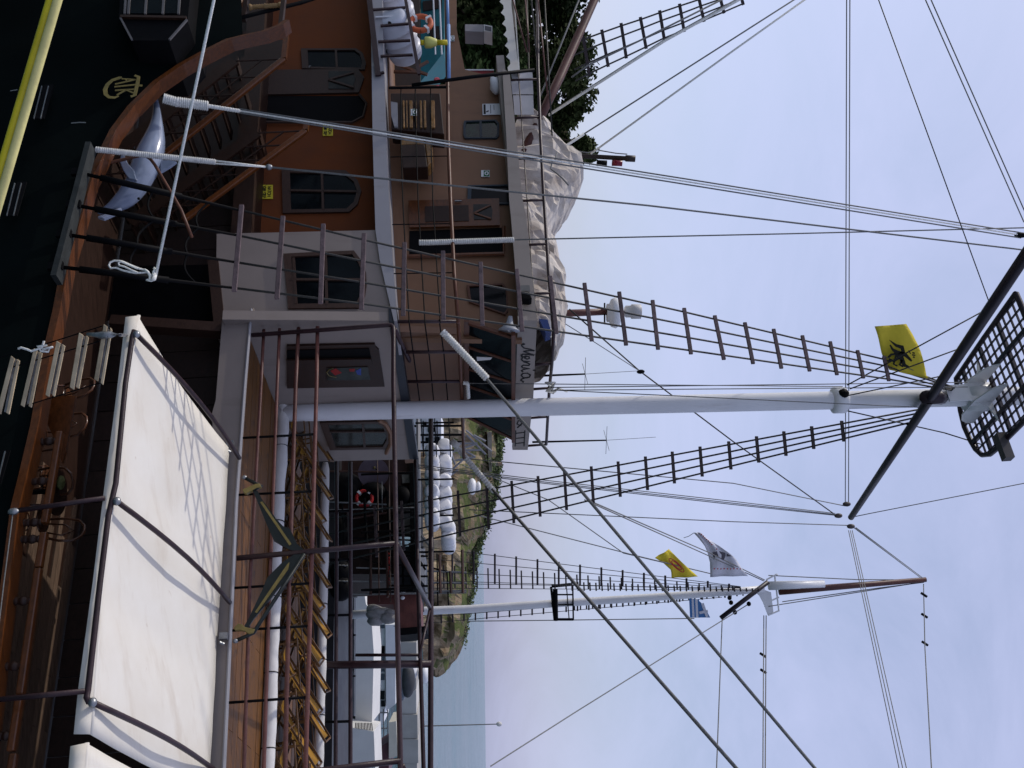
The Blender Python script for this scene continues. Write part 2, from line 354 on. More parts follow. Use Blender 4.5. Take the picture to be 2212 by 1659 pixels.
# side wall of the deckhouse (pale part, flush with the deck edge) and the recessed orange part
MB().prism([S(x, y, 3.9) for x, y in [(468, 505), (811, 497), (851, 693), (540, 697), (466, 720)]], MX*.9).build('side_wall', beige, ship)
OW = 4.75
MB().prism([S(x, y, OW) for x, y in [(330, -220), (808, -220), (815, 512), (430, 520), (330, 420)]], MX*.15).build('orange_wall', orang, ship)
belt = [(798, -220), (800, 0), (803, 156), (805, 300), (811, 497), (820, 560), (851, 694), (858, 694), (848, 560), (840, 420), (833, 260), (829, 156), (826, 0), (822, -220)]
MB().prism([S(x, y, 3.84) for x, y in belt], MX*1.2).build('bridge_deck_edge', greyw, ship)
b = MB(); b.sbox(SC-11, SC-.02, 5.0, 10.1, HB-.22, HB-.02); b.build('bridge_deck', brownw, ship)
def framed(k, outer, o, pln, frm, inset=.82, bars=(), par=None, name='window', axis=None, th=.08, gl=None, bw=.05, fm=None):
    """a window: a frame ring, one pane behind it and glazing bars in front"""
    pf = (lambda x, y, off: S(*q(k, x, y), o+off)) if pln == 'S' else (lambda x, y, off: FR(*q(k, x, y), o-off))
    par = par or ship; pts = [pf(x, y, -.05) for x, y in outer]; c = sum(pts, V((0, 0, 0)))/len(pts)
    nrm = MX if pln == 'S' else -AX
    wn = part(name, par, c); n = len(pts); inn = [c+(p-c)*inset for p in pts]
    b = MB(); b.add(pts+inn+[p+nrm*th for p in pts]+[p+nrm*th for p in inn],
        [(i, (i+1) % n, n+(i+1) % n, n+i) for i in range(n)]+[(i, 2*n+i, 2*n+(i+1) % n, (i+1) % n) for i in range(n)]+[(n+i, n+(i+1) % n, 3*n+(i+1) % n, 3*n+i) for i in range(n)])
    b.build('frame', fm or frm, wn)
    MB().prism([p+nrm*(th*.5) for p in [c+(p-c)*(inset+.01) for p in pts]], nrm*.012).build('pane', gl or glass, wn)
    for a, d in bars:
        MB().beam(pf(*a, -.035), pf(*d, -.035), bw, .04, nrm).build('glazing_bar', frm, wn)
    return wn
framed(6, [(415, 582), (700, 568), (1000, 556), (1062, 640), (1100, 740), (1105, 840), (1090, 930), (1040, 1030), (455, 1036)], 3.9, 'S', dm, .86, [((470, 800), (1085, 800)), ((765, 590), (775, 1010)), ((500, 620), (520, 1000))])
framed(6, [(400, -120), (930, -110), (1030, -30), (1062, 60), (1030, 170), (960, 235), (410, 245)], OW, 'S', dm, .84, [((450, 60), (1040, 70)), ((735, -90), (745, 220))])
framed(5, [(560, 400), (1020, 400), (1075, 440), (1100, 520), (1090, 575), (570, 565)], OW, 'S', dm, .84, [((850, 410), (860, 560))])
dr = part('cabin_door', ship, S(640, 170, OW))
MB().prism(Sq(5, [(150, 580), (1035, 570), (1085, 640), (1040, 765), (150, 785)], OW-.06), MX*.05).build('door_leaf_or_dark', dm, dr)
MB().prism(Sq(5, [(790, 590), (985, 590), (1015, 650), (985, 735), (790, 735)], OW-.075), MX*.02).build('pane', M('pale_window_glass', (.035, .035, .03), .15, .5, 3, spec=.4), dr)
MB().beam(S(*q(5, 790, 660), OW-.09), S(*q(5, 1000, 600), OW-.09), .05, .03, MX).build('glazing_bar', dm, dr)
MB().beam(S(*q(5, 790, 660), OW-.09), S(*q(5, 1000, 725), OW-.09), .05, .03, MX).build('glazing_bar', dm, dr)
MB().tube(Sq(5, [(628, 560), (628, 548), (645, 548)], OW-.12), .012, 6).build('handle', steel, dr)
dd = part('cabin_doorway', ship, S(640, 230, OW))
MB().prism(Sq(5, [(150, 795), (1040, 795), (1092, 855), (1065, 960), (985, 1005), (150, 1005)], OW-.03), MX*.02).build('opening_dark_sheet', black, dd)  # black sheet painted in for the darkness inside the doorway
MB().tube(Sq(5, [(150, 1012), (985, 1015), (1075, 968), (1105, 860), (1045, 785)], OW-.06), .03, 6).build('door_trim', dm, dd)
# stairs with varnished hand rails against the orange wall
def stair(k, a, c, o, n, wd=1.0, drop=1.0):
    st = part('stairway', ship, S(*q(k, *a), o)); A = S(*q(k, *a), o); C = S(*q(k, *c), o)
    MB().beam(A, C, .09, .12).build('hand_rail', varn, st, bev=.02)
    MB().beam(A-UX*drop, C-UX*drop, .06, .26).build('stringer', varnd, st)
    for i in range(n+1):
        p = A.lerp(C, i/n)
        if i % 2 == 0: MB().tube([p, p-UX*drop], .018, 6).build('stanchion', varnd, st)
        MB().box(p-UX*(drop-.05)+MX*wd/2, AX*.13, MX*wd/2, UX*.02).build('tread', varnd, st)
    MB().beam(A-UX*.45, C-UX*.45, .02, .03).build('mid_rail', varnd, st)
    return st
stair(5, (420, 490), (-760, 1430), 2.6, 12, 1.6)
stair(5, (600, 1085), (-420, 1830), 3.6, 12, .9)
MB().beam(S(*q(5, 420, 490), 2.6), S(*q(5, 440, 300), 2.6), .1, .1).build('stair_newel', varn, ship)
MB().beam(S(*q(5, 600, 1085), 3.6), S(*q(5, 610, 1010), 3.6), .1, .1).build('stair_newel', varn, ship)
MB().prism(Sq(5, [(0, 770), (420, 510), (430, 330), (300, 330), (0, 520), (-300, 900), (-300, 960)], 3.0), MX*.06).build('stair_bulkhead', varnd, ship)
# gallery with turned balusters at the stern
gl = part('stern_gallery', ship, S(580, 40, .6))
for x, nm in ((745, 'upper'), (1355, 'lower')):
    MB().beam(S(*q('c1', x+60, -200), .5), S(*q('c1', x-20, 480 if x > 1000 else 330), .5), .07, .12, MX).build('gallery_rail', varnd, gl)
for y, x0, x1 in ((-130, 850, 1390), (110, 815, 1345)):
    p0 = S(*q('c1', x0, y+12), .5); p1 = S(*q('c1', x1, y-25), .5); n = 25
    MB().tube([p0.lerp(p1, i/(n-1)) for i in range(n)], [.06 if i in (0, 1, 12, 23, 24) else (.035 if i % 2 else .045) for i in range(n)], 10).build('baluster', M('gilded_wood', (.42, .26, .10), .5, .3, 8, .2) if 'gilded_wood' not in MAT else MAT['gilded_wood'], gl, smooth=True)
MB().ball(S(*q('c1', 500, 20), .2), AX*.12, UX*.22, MX*.08, 12, 8).ball(S(*q('c1', 450, 230), .2), AX*.09, UX*.07, MX*.06).build('carved_head', M('carved_wood', (.35, .22, .13), .6, .3, 8, .3), gl, smooth=True)
# ------------------------------------------------------------------ deckhouse front and wheelhouse
MB().prism([FR(x, y, SC) for x, y in [(480, 690), (853, 693), (874, 840), (896, 992), (640, 998), (560, 840)]], -AX*.2).build('front_wall', beige, ship)
# front door with its leaf and coloured glass
fd = part('front_door', ship, FR(720, 790, SC))
c = [FR(*q('e5', x, y), SC+.05) for x, y in [(60, 492), (1515, 462), (1530, 510), (1585, 560), (1680, 1163), (60, 1192)]]
MB().prism(c, -AX*.05).build('door_frame', varnd, fd)
MB().prism(FRq('e5', [(60, 555), (1425, 525), (1475, 780), (60, 800)], SC+.055), AX*.01).build('opening_dark_sheet', black, fd)  # black sheet in place of the shaded room behind the door
MB().prism(FRq('e5', [(60, 700), (1455, 680), (1470, 760), (60, 780)], SC+.07), AX*.04).build('door_leaf_or_dark', varnd, fd)
MB().prism(FRq('e5', [(720, 850), (1400, 830), (1445, 1040), (720, 1050)], SC+.055), AX*.012).build('pane', MAT['pale_window_glass'], fd)
for nm, cc, pts in (('red_glass', (.35, .01, .01), [(780, 900), (870, 855), (970, 930), (860, 975)]), ('red_glass', (.25, .02, .04), [(1090, 870), (1190, 860), (1180, 910), (1100, 910)]), ('blue_glass', (.03, .06, .35), [(1200, 900), (1290, 850), (1290, 970), (1230, 960)])):
    MB().prism(FRq('e5', pts, SC+.068), AX*.004).build('stained_pane', M(nm, cc, .2, .2) if nm not in MAT else MAT[nm], fd)
MB().tube(FRq('e5', [(830, 855), (760, 880), (720, 925), (760, 980), (880, 1010)], SC+.075), .008, 5).build('lead_came', gold, fd)
framed('b1', [(716, 330), (1210, 318), (1262, 350), (1295, 420), (1300, 480), (1260, 548), (800, 556)], SC+.03, 'F', dm, .84, [((790, 400), (1270, 400)), ((1075, 335), (1090, 545))], gl=MAT['pale_window_glass'])
MB().tube(FRq('b1', [(1205, 305), (1262, 335), (1302, 410), (1305, 500), (1268, 580)], SC+.07), .05, 6).build('window_hood', brownw, ship)
# bridge front edge
MB().prism([FR(x, y, SC+.03) for x, y in [(840, 694), (858, 694), (903, 992), (885, 992)]], -AX*.3).build('bridge_front_edge', M('dark_edge_paint', (.03, .035, .045), .5), ship)
# wheelhouse
WW = 4.95; SF = SC-.55
side = [(838, 186), (962, 182), (970, 60), (968, -220), (984, -220), (986, 60), (1004, 150), (1090, 172), (1105, 432), (1124, 690), (1128, 735), (860, 730), (850, 560), (840, 300)]
MB().prism([S(x, y, WW) for x, y in side], MX*.15).build('wheelhouse_side', brownw, ship)
cF = toS(S(990, 722, WW)).x
MB().prism([FR(x, y, cF) for x, y in [(838, 716), (1003, 722), (1013, 902), (868, 902)]], -AX*.15).build('wheelhouse_front', M('front_brown_wall', (.24, .13, .08), .55, .12, .9, .05), ship)
wf = part('wheelhouse_windows', ship, FR(1060, 800, cF))
def WFP(x, y):                                   # window band that leans forward
    X, Y = q('c4', x, y); f = max(0, min(1, (X-1003)/105)); return FR(X, Y, cF+.42*f)
top = 1850
ms = [(375, 610), (770, 1000), (1130, 1350), (1420, 1660), (1690, 1970), (1930, 2290)]
for i, (y0, y1) in enumerate(ms):
    MB().beam(WFP(1090, y0-10), WFP(1900, y1+20), .075, .06, AX).build('mullion', railb, wf)
    if i < len(ms)-1:
        MB().prism([WFP(1110, y0), WFP(1880, y1), WFP(1880, ms[i+1][1]), WFP(1110, ms[i+1][0])], -AX*.02).build('pane', glass, wf)
MB().beam(WFP(1105, 330), WFP(1105, 1940), .1, .09, AX).build('window_sill', railb, wf)
MB().beam(WFP(1880, 560), WFP(1880, 2340), .08, .09, AX).build('window_head', railb, wf)
MB().prism([WFP(1270, 940), WFP(1530, 950), WFP(1500, 985), WFP(1280, 1005)], AX*.01).build('paper_notice', white, wf)
# side windows, door leaf, doorway
framed('b4', [(0, 705), (300, 690), (335, 730), (345, 920), (320, 950), (20, 845)], WW, 'S', railb, .9)
framed(5, [(1945, 1535), (2290, 1528), (2310, 1560), (2310, 1690), (1940, 1690)], WW, 'S', M('blue_grey_frame', (.03, .045, .06), .4), .86, [])
framed(5, [(1915, 1000), (2180, 990), (2205, 1020), (2205, 1120), (2185, 1145), (1920, 1145), (1908, 1120), (1908, 1030)], WW, 'S', MAT['blue_grey_frame'], .88, [((2050, 1000), (2055, 1140))], gl=M('greenish_window_glass', (.02, .045, .025), .1, .7, 6, spec=.8))
wd = part('wheelhouse_door', ship, S(980, 460, WW))
MB().prism([S(x, y, WW-.11) for x, y in [(882, 433), (1078, 428), (1080, 486), (884, 491)]], MX*.05).build('door_leaf_or_dark', varn, wd)
MB().prism(Sq(6, [(1590, 190), (1950, 180), (1955, 310), (1592, 318)], WW-.125), MX*.02).build('door_panel', varnd, wd)
MB().prism([S(x, y, WW-.125) for x, y in [(1022, 441), (1060, 441), (1064, 455), (1062, 473), (1024, 474)]], MX*.02).build('pane', MAT['pale_window_glass'], wd)
MB().beam(S(1024, 460, WW-.14), S(1060, 443, WW-.14), .035, .02, MX).build('glazing_bar', varn, wd)
MB().beam(S(1024, 460, WW-.14), S(1060, 472, WW-.14), .035, .02, MX).build('glazing_bar', varn, wd)
MB().beam(S(982, 434, WW-.15), S(997, 434, WW-.15), .02, .03, MX).build('handle', steel, wd)
MB().prism([S(x, y, WW-.03) for x, y in [(884, 499), (1085, 492), (1085, 545), (884, 551)]], MX*.02).build('opening_dark_sheet', black, wd)  # black sheet stands for the dark inside the wheelhouse
MB().tube([S(x, y, WW-.06) for x, y in [(880, 554), (1088, 548), (1088, 490)]], .045, 6).build('door_trim', varn, wd)
# roof
rb = [(1084, -60), (1085, 148), (1094, 300), (1100, 432), (1104, 471), (1112, 567), (1120, 692)]
rt = [(1098, -60), (1101, 156), (1112, 260), (1129, 432), (1136, 463), (1150, 599), (1160, 692)]
MB().prism([S(x, y, 4.35) for x, y in rb[1:]+rt[1:][::-1]], MX*.12).build('roof_edge', M('roof_edge_paint', (.42, .36, .31), .55, .07, .8, .05), ship)
stain(MAT['roof_edge_paint'], (.12, .09, .07), 1.0, .55, .8, .45, (2, 2, .6))
HR = toS(S(1140, 560, 4.35)).z
cN = toS(S(1140, 692, 4.35)).x
b = MB(); b.sbox(cN-7.5, cN-.06, 4.5, 9.9, HR-.2, HR-.02); b.build('roof', MAT['roof_edge_paint'], ship)
nb = [(1119, 692), (1160, 692), (1152, 859), (1140, 972), (1107, 972), (1113, 859)]
MB().prism([FR(x, y, cN) for x, y in nb], -AX*.1).build('name_board', MAT['roof_edge_paint'], ship)
# lettering of the name board, stroke by stroke
lt = M('black_lettering', (.008, .008, .008), .6, .1)
nm = part('name_lettering', ship, FR(1140, 780, cN))
def st(pts, w=.035, name='letter'):
    MB().ribbon([FR(*q('e6', x, y), cN+.004) for x, y in pts], w, AX, .006).build(name, lt, nm)
st([(480, 1005), (505, 1000), (520, 1010), (500, 1020), (475, 1010), (465, 1005), (475, 1040), (510, 1075), (560, 1085), (620, 1095), (680, 1120)], .03)
st([(680, 1118), (600, 1115), (500, 1130)], .04); st([(500, 1130), (590, 1160), (680, 1192)], .03); st([(680, 1192), (580, 1180), (500, 1175), (465, 1190), (480, 1225)], .045)
st([(545, 1215), (520, 1240), (560, 1258), (600, 1245), (595, 1220), (540, 1205), (490, 1225), (468, 1260), (490, 1290)], .035)
st([(490, 1290), (600, 1300), (500, 1308), (560, 1318), (605, 1340), (590, 1362), (500, 1358), (468, 1375), (490, 1405)], .035)
st([(500, 1402), (600, 1415), (500, 1428), (470, 1450), (490, 1470)], .035); st([(668, 1435), (690, 1448)], .05)
st([(600, 1550), (615, 1520), (560, 1490), (490, 1495), (465, 1525), (490, 1560), (560, 1570), (610, 1555), (520, 1570), (470, 1590), (455, 1610), (500, 1630), (490, 1645)], .035)
def s2(pts, w=.035, name='letter'):
    MB().ribbon([FR(X, Y, cN+.004) for X, Y in pts], w, AX, .006).build(name, lt, nm)
s2([(1127, 912), (1120, 908), (1117, 916), (1126, 920), (1128, 914), (1118, 924)], .035); 
s2([(1116, 900), (1126, 901), (1117, 905)], .03)
for yy in (936, 947, 958): s2([(1114, yy), (1134, yy-2)], .035)
s2([(1114, 930), (1113, 964)], .025); s2([(1134, 930), (1132, 964)], .025)

# dim aft deck house wall and timber braces seen behind the life rafts
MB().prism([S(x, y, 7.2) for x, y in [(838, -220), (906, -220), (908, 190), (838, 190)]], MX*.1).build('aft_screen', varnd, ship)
for a, c in (((520, 1070), (800, 1180)), ((860, 1110), (1020, 1020)), ((860, 1190), (1010, 1240)), ((450, 1190), (900, 1200))): MB().beam(S(*q('c2', *a), 5.6), S(*q('c2', *c), 5.6), .07, .05, MX).build('timber_brace', varn, ship)
# ------------------------------------------------------------------ side awning with its pipe frame
def lin(pts, f):
    L_ = [0]
    for a, c in zip(pts, pts[1:]): L_.append(L_[-1]+math.hypot(c[0]-a[0], c[1]-a[1]))
    t = f*L_[-1]
    for i in range(len(pts)-1):
        if t <= L_[i+1]+1e-9:
            g = (t-L_[i])/(L_[i+1]-L_[i]); return (pts[i][0]+(pts[i+1][0]-pts[i][0])*g, pts[i][1]+(pts[i+1][1]-pts[i][1])*g)
    return pts[-1]
def awning(name, outer, inner, val, nl=28, nc=14):
    aw = part(name, ship, S(*outer[0], 0)); rows = []
    for i in range(nl+1):
        f = i/nl; a = S(*lin(outer, f), -.04); c = S(*lin(inner, f), 3.60); r = []
        for j in range(nc+1):
            g = j/nc; p = a.lerp(c, g)
            p = p-UX*(.07*math.sin(math.pi*g)*(1-.6*abs(math.sin(f*math.pi*3)))+.012*mnoise.noise(p*1.7))
            r.append(p)
        rows.append(r)
    MB().grid(rows).build('sheet', canvas, aw, smooth=True, solid=.008)
    rows = []
    for i in range(nl+1):
        f = i/nl; a = S(*lin(outer, f), -.06); c = S(*lin(val, f), -.10+.02*math.sin(i*1.3)); rows.append([a+UX*.01, a.lerp(c, .5), c])
    MB().grid(rows).build('valance', canvas, aw, smooth=True, solid=.008)
    MB().tube([S(*lin(outer, i/12), -.03)+UX*.015 for i in range(13)], .028, 8).build('edge_roll', canvas, aw, smooth=True)
    return aw
o1 = [(297, 682), (282, 760), (271, 828), (250, 1044), (234, 1114), (216, 1259), (193, 1586)]
i1 = [(495, 969), (488, 1090), (478, 1230), (472, 1320), (450, 1713)]
v1 = [(271, 685), (250, 864), (224, 1062), (200, 1259), (169, 1487), (159, 1586)]
awning('side_awning', o1, i1, v1)
awning('side_awning', [(185, 1605), (160, 1900)], [(448, 1735), (430, 2050)], [(152, 1612), (128, 1905)], 10)
fr = part('awning_frame', ship, S(250, 1050, 0))
MB().tube([S(x, y, -.14) for x, y in [(290, 714), (286, 726), (271, 828), (250, 1044), (234, 1114), (216, 1259), (190, 1490), (187, 1506), (193, 1518)]], .036, 9).build('edge_pipe', pipe, fr, smooth=True)
for a, c in (((290, 722), (512, 990)), ((247, 1083), (491, 1302)), ((194, 1518), (455, 1662))):
    A = S(*a, -.14)+UX*.03; C = S(*c, 3.62)+UX*.04
    MB().tube([A.lerp(C, i/8)+UX*.10*math.sin(math.pi*i/8) for i in range(9)], .036, 9).build('cross_pipe', pipe, fr, smooth=True)
    MB().ball(A, AX*.06, MX*.05, UX*.05, 8, 6).build('pipe_clamp', steel, fr, smooth=True)
for a, c in (((226, 1076), (32, 1104)), ((184, 1493), (-30, 1514)), ((140, 1960), (-50, 1990))):
    MB().tube([S(*a, -.16), S(*c, -.16)], .032, 8).build('post', pipe, fr, smooth=True)
MB().ball(S(29, 1105, -.18), AX*.05, MX*.04, UX*.07, 8, 6).build('post_shackle', steel, fr, smooth=True)
MB().tube([S(28, 1108, -.18), S(8, 1262, -.18), S(-20, 1500, -.18)], .008, 5).build('guard_wire', ropeg, fr)
for X, Y in ((492, 960), (478, 1375)):
    MB().box(S(X, Y, 3.6)+UX*.04, AX*.05, MX*.05, UX*.06).tube([S(X-4, Y+12, 3.55), S(X+6, Y+16, 3.6)], .02, 6).build('lashing_block', steel, fr)
# ------------------------------------------------------------------ upper deck railing and the awning frame above it
RO = 3.86
rl = part('deck_railing', ship, S(600, 1100, RO))
rails = [[(686, 706), (684, 828), (672, 1260), (660, 1659), (652, 1850)], [(645, 708), (639, 828), (625, 1260), (616, 1659), (608, 1850)],
         [(604, 710), (599, 828), (583, 1260), (570, 1659), (560, 1850)], [(570, 712), (564, 828), (540, 1260), (527, 1659), (518, 1850)]]
for i, r in enumerate(rails):
    MB().tube([S(x, y, RO) for x, y in r], .036 if i < 2 else .03, 9).build('rail_pipe', pipel, rl, smooth=True)
for Y, dy in ((942, 4), (1065, 4), (1265, 5), (1357, 5), (1512, 6)):
    f = (Y-828)/832; xb = 529-46*f; xt = 684-24*f
    MB().tube([S(xb, Y+dy, RO), S(xt, Y-dy, RO)], .022, 7).build('stanchion', black, rl, smooth=True)
af = part('deck_awning_frame', ship, S(850, 1000, RO)); FO = 3.8
tp = [S(x, y, FO) for x, y in [(838, 702.3), (845, 702.5), (849, 706), (850, 716), (850, 828), (853, 1000), (856, 1227), (865, 1659), (869, 1850)]]
MB().tube([S(543, 724, FO)]+tp, .042, 9).build('top_pipe', pipe, af, smooth=True)
MB().tube([S(512, 1206, FO), S(853, 1174, FO)], .046, 9).build('post', pipe, af, smooth=True)
MB().tube([S(490, 1690, FO), S(866, 1643, FO)], .046, 9).build('post', pipe, af, smooth=True)
FF = 9.95
MB().tube([S(x, y, FF) for x, y in [(931, 870), (931, 1260), (930, 1659), (929, 1850)]], .06, 9).build('far_top_pipe', pipe, af, smooth=True)
MB().tube([S(x, y, FF-.1) for x, y in [(897, 985), (902, 1227), (915, 1659), (920, 1850)]], .045, 8).build('far_pipe', pipe, af, smooth=True)
MB().tube([S(853, 712, FO), S(931, 876, FF)], .045, 8).build('cross_pipe', pipe, af, smooth=True)
MB().tube([S(856, 1176, FO), S(929, 1313, FF)], .05, 8).build('cross_pipe', pipe, af, smooth=True)
MB().tube([S(929, 1313, FF), S(905, 1420, FF-.8)], .03, 8).build('brace', pipe, af, smooth=True)
MB().tube([S(868, 1655, FO), S(930, 1800, FF)], .05, 8).build('cross_pipe', pipe, af, smooth=True)
MB().tube([S(672, 1437, FF), S(932, 1434, FF)], .085, 10).build('far_post', pipe, af, smooth=True)
MB().tube([S(768, 1415, FF), S(905, 1415, FF)], .035, 8).build('far_strut', pipe, af, smooth=True)
for pts in ([(727, 996), (727, 1200), (725, 1659), (723, 1850)], [(757, 998), (757, 1200), (757, 1659), (757, 1850)]):
    MB().tube([S(x, y, FF) for x, y in pts], .045, 8).build('far_rail', pipe, rl, smooth=True)
for Y in (1105, 1210, 1330, 1560):
    MB().tube([S(690, Y, FF), S(760, Y-2, FF)], .03, 7).build('far_stanchion', black, rl, smooth=True)
# canvas rolled up on the deck and along the far rail
cr = M('rolled_canvas', (.66, .64, .61), .85, .12, 2, .3)
def roll(name, pts, pf, base, lab):
    P = [pf(*lin(pts, i/60)) for i in range(61)]
    rr = [base*(1+.22*mnoise.noise(V((i*.35, 0, base*9)))) for i in range(61)]
    rr[0] = rr[-1] = base*.6
    t = thing(name, P[30]-UX*base, lab, 'canvas roll')
    MB().tube([p+MX*.05*mnoise.noise(V((k*.2, 3, 0))) for k, p in enumerate(P)], rr, 12).build('cloth', cr, t, smooth=True)
    for k in range(5, 60, 9):
        MB().tube([P[k]-AX*.01+(UX*math.cos(a)+MX*math.sin(a))*(rr[k]+.004) for a in [i*.5236 for i in range(13)]], .009, 5, False).build('tie', black, t)
roll('canvas_roll', [(611, 712), (613, 830), (611, 928), (607, 985), (602, 1060), (598, 1160), (594, 1250), (588, 1400), (582, 1560), (578, 1659), (572, 1800)], lambda x, y: T(x, y, HU+.13), .125, 'long white canvas roll lying on the upper deck in front of the deck chairs')
roll('canvas_roll', [(703, 1000), (700, 1200), (697, 1330), (693, 1500), (688, 1659), (684, 1800)], lambda x, y: S(x, y, FF-.12), .10, 'white canvas roll tied along the far rail behind the deck chairs')
# ------------------------------------------------------------------ bridge railing
br = part('bridge_railing', ship, S(920, 450, 3.9)); BO = 3.86
L4 = [[(866, 190), (866, 300), (870, 432), (884, 697)], [(897, 190), (899, 300), (903, 432), (918, 697)], [(930, 190), (931, 300), (935, 432), (951, 697)]]
for r in L4: MB().tube([S(x, y, BO) for x, y in r], .014, 6).build('guard_wire', black, br)
MB().tube([S(x, y, BO) for x, y in [(962, -60), (964, 60), (967, 190), (968, 300), (973, 432), (981, 591), (990, 697)]], .038, 8).build('rail_pipe', railb, br, smooth=True)
for Y in (190, 339, 485, 591): MB().tube([S(835+Y*.025, Y, BO), S(966+Y*.025, Y-2, BO)], .03 if Y == 190 else .012, 6).build('stanchion', black, br)
fs = SC+.02
for y0, y1, x0, x1 in ((355, 360, -40, 985), (860, 865, 100, 1000), (1350, 1355, 125, 1020), (1800, 1805, 170, 1040)):
    MB().tube(FRq('c4', [(x0, y1), (x1, y0)], fs), .035, 7).build('stanchion', pipe, br, smooth=True)
for a in ([(150, 355), (250, 1100), (330, 1700), (390, 2600)], [(410, 355), (495, 1000), (560, 1700), (610, 2600)], [(650, 330), (730, 900), (795, 1700), (840, 2600)]):
    MB().tube(FRq('c4', a, fs), .014, 6).build('guard_wire', black, br)
MB().tube(FRq('c4', [(965, 360), (985, 700), (1030, 1700), (1060, 2620)], fs), .038, 8).build('rail_pipe', railb, br, smooth=True)
# ------------------------------------------------------------------ roof rails
rr_ = part('roof_railing', ship, S(1160, 430, 4.5)); GO = 4.45
MB().tube([S(x, y, GO) for x, y in [(1160, -60), (1162, 146), (1167, 286), (1175, 432), (1185, 588), (1196, 718)]]+[FR(x, y, cN-.1) for x, y in [(1192, 790), (1187, 835), (1180, 960)]], .036, 8).build('rail_pipe', pipe, rr_, smooth=True)
MB().tube([S(x, y, GO) for x, y in [(1112, 60), (1120, 161), (1136, 391), (1149, 588), (1160, 690)]], .016, 6).build('rail_rod', pipe, rr_)
for Y, xb, xt in ((171, 1102, 1160), (253, 1111, 1164), (341, 1119, 1168), (432, 1128, 1174), (527, 1142, 1181), (633, 1152, 1188)):
    MB().tube([S(xb, Y+2, GO), S(xt, Y, GO)], .028, 7).build('post', pipe, rr_, smooth=True)
for Y in (785, 838, 900, 960): MB().tube([FR(1150-(Y-785)*.06, Y+3, cN-.1), FR(1192-(Y-785)*.07, Y, cN-.1)], .03, 7).build('post', pipe, rr_, smooth=True)
# ------------------------------------------------------------------ masts, yard, top
MD = 21.3
ms_ = part('main_mast', ship, B(620, 893, MD))
def mpos(X): return B(X, 890-(X-700)*.0229, MD+(X-620)*.0003)
N = 24
MB().tube([mpos(600+i*(1750/N)) for i in range(N+1)], [.188+.0007*i for i in range(N+1)], 24).build('mast_tube', mastm, ms_, smooth=True)
MB().tube([mpos(1795), mpos(1800), mpos(1824), mpos(1829)], [.2, .29, .29, .2], 20).build('mast_band', white, ms_, smooth=True)
for dy, X in ((-1, 1815), (1, 1815)):
    MB().ball(mpos(X)+MX*.26*dy-AX*.02, AX*.12, MX*.1, UX*.12, 8, 6).build('shackle', black, ms_)
# lower yard, braced round
yd = part('yard', ship, B(2010, 858, MD-.4)); ye = B(1838, 1118, 25.9); ym = B(2011, 858, 20.95); yn = ym+(ym-ye)*1.05
MB().tube([ye, ye.lerp(ym, .5), ym, ym.lerp(yn, .5), yn], [.078, .09, .102, .108, .1], 14).build('spar', M('yard_paint', (.03, .02, .028), .4, .3, 3, .1), yd, smooth=True)
MB().tube([mpos(2010)+V((0, -.1, -.12)), ym+V((0, 0, -.1)), ym+V((0, 0, .12)), mpos(2010)+V((0, -.05, .22))], .15, 10).build('yoke', MAT['yard_paint'], yd, smooth=True)
# top platform of gratings carried on white brackets
tpz = part('mast_top', ship, mpos(2130)); hc = toS(mpos(2130)); gm = MAT['yard_paint']
out = [(hc.x+a, hc.y+c) for a, c in [(-1.18, -2.3), (0, -2.34), (1.1, -2.3), (1.14, -1), (1.14, .3), (1.12, .6), (.98, .93), (.75, 1.1), (.5, 1.18), (.1, 1.24), (-.29, 1.17), (-.7, 1.02), (-.99, .9), (-1.1, -.7)]]
def inside(s_, o_):
    r = False; n = len(out)
    for i in range(n):
        a, c = out[i], out[(i+1) % n]
        if (a[1] > o_) != (c[1] > o_) and s_ < (c[0]-a[0])*(o_-a[1])/(c[1]-a[1])+a[0]: r = not r
    return r
MB().tube([SH(s_, o_, hc.z) for s_, o_ in out]+[SH(*out[0], hc.z)], .06, 7, False).build('rim', gm, tpz, smooth=True)
def clip(fx, lo, hi):
    seg = []; st0 = None; n = 120
    for i in range(n+1):
        t = lo+(hi-lo)*i/n; s_, o_ = fx(t)
        if inside(s_, o_) and math.hypot(s_-hc.x, o_-hc.y) > .28:
            if st0 is None: st0 = t
            en = t
        elif st0 is not None: seg.append((st0, en)); st0 = None
    if st0 is not None: seg.append((st0, en))
    return seg
k = -2.25; idx = 0
while k < 2.3:
    big = idx % 4 == 0
    for a, c in clip(lambda t: (hc.x+k, hc.y+t)  , -2.5, 2.2):
        MB().beam(SH(hc.x+k, hc.y+a, hc.z), SH(hc.x+k, hc.y+c, hc.z), .10 if big else .03, .07 if big else .035).build('grating_bar', gm, tpz)
    for a, c in clip(lambda t: (hc.x+t, hc.y+k), -2.4, 2.4):
        MB().beam(SH(hc.x+a, hc.y+k, hc.z+.03), SH(hc.x+c, hc.y+k, hc.z+.03), .09 if big else .03, .07 if big else .04).build('grating_bar', gm, tpz)
    k += .235; idx += 1
for sg in (-1, 1):
    pr = [(-1.0, -.05), (-.95, -.2), (-.8, -.34), (-.35, -.5), (.3, -.5), (.6, -.38), (.72, -.2), (.75, -.05)]
    MB().prism([SH(hc.x+.23*sg, hc.y+x, hc.z+z) for x, z in pr], AX*.035*sg).build('cheek', white, tpz)
MB().prism([SH(hc.x+x, hc.y-.25, hc.z+z) for x, z in [(-.75, -.08), (-.4, -.2), (-.2, -.55), (-.2, -1.0), (.2, -1.0), (.2, -.55), (.4, -.2), (.75, -.08)]], -MX*.035).build('cheek', white, tpz)
MB().tube([mpos(2085), mpos(2140)], [.30, .34], 18).build('collar', white, tpz, smooth=True)
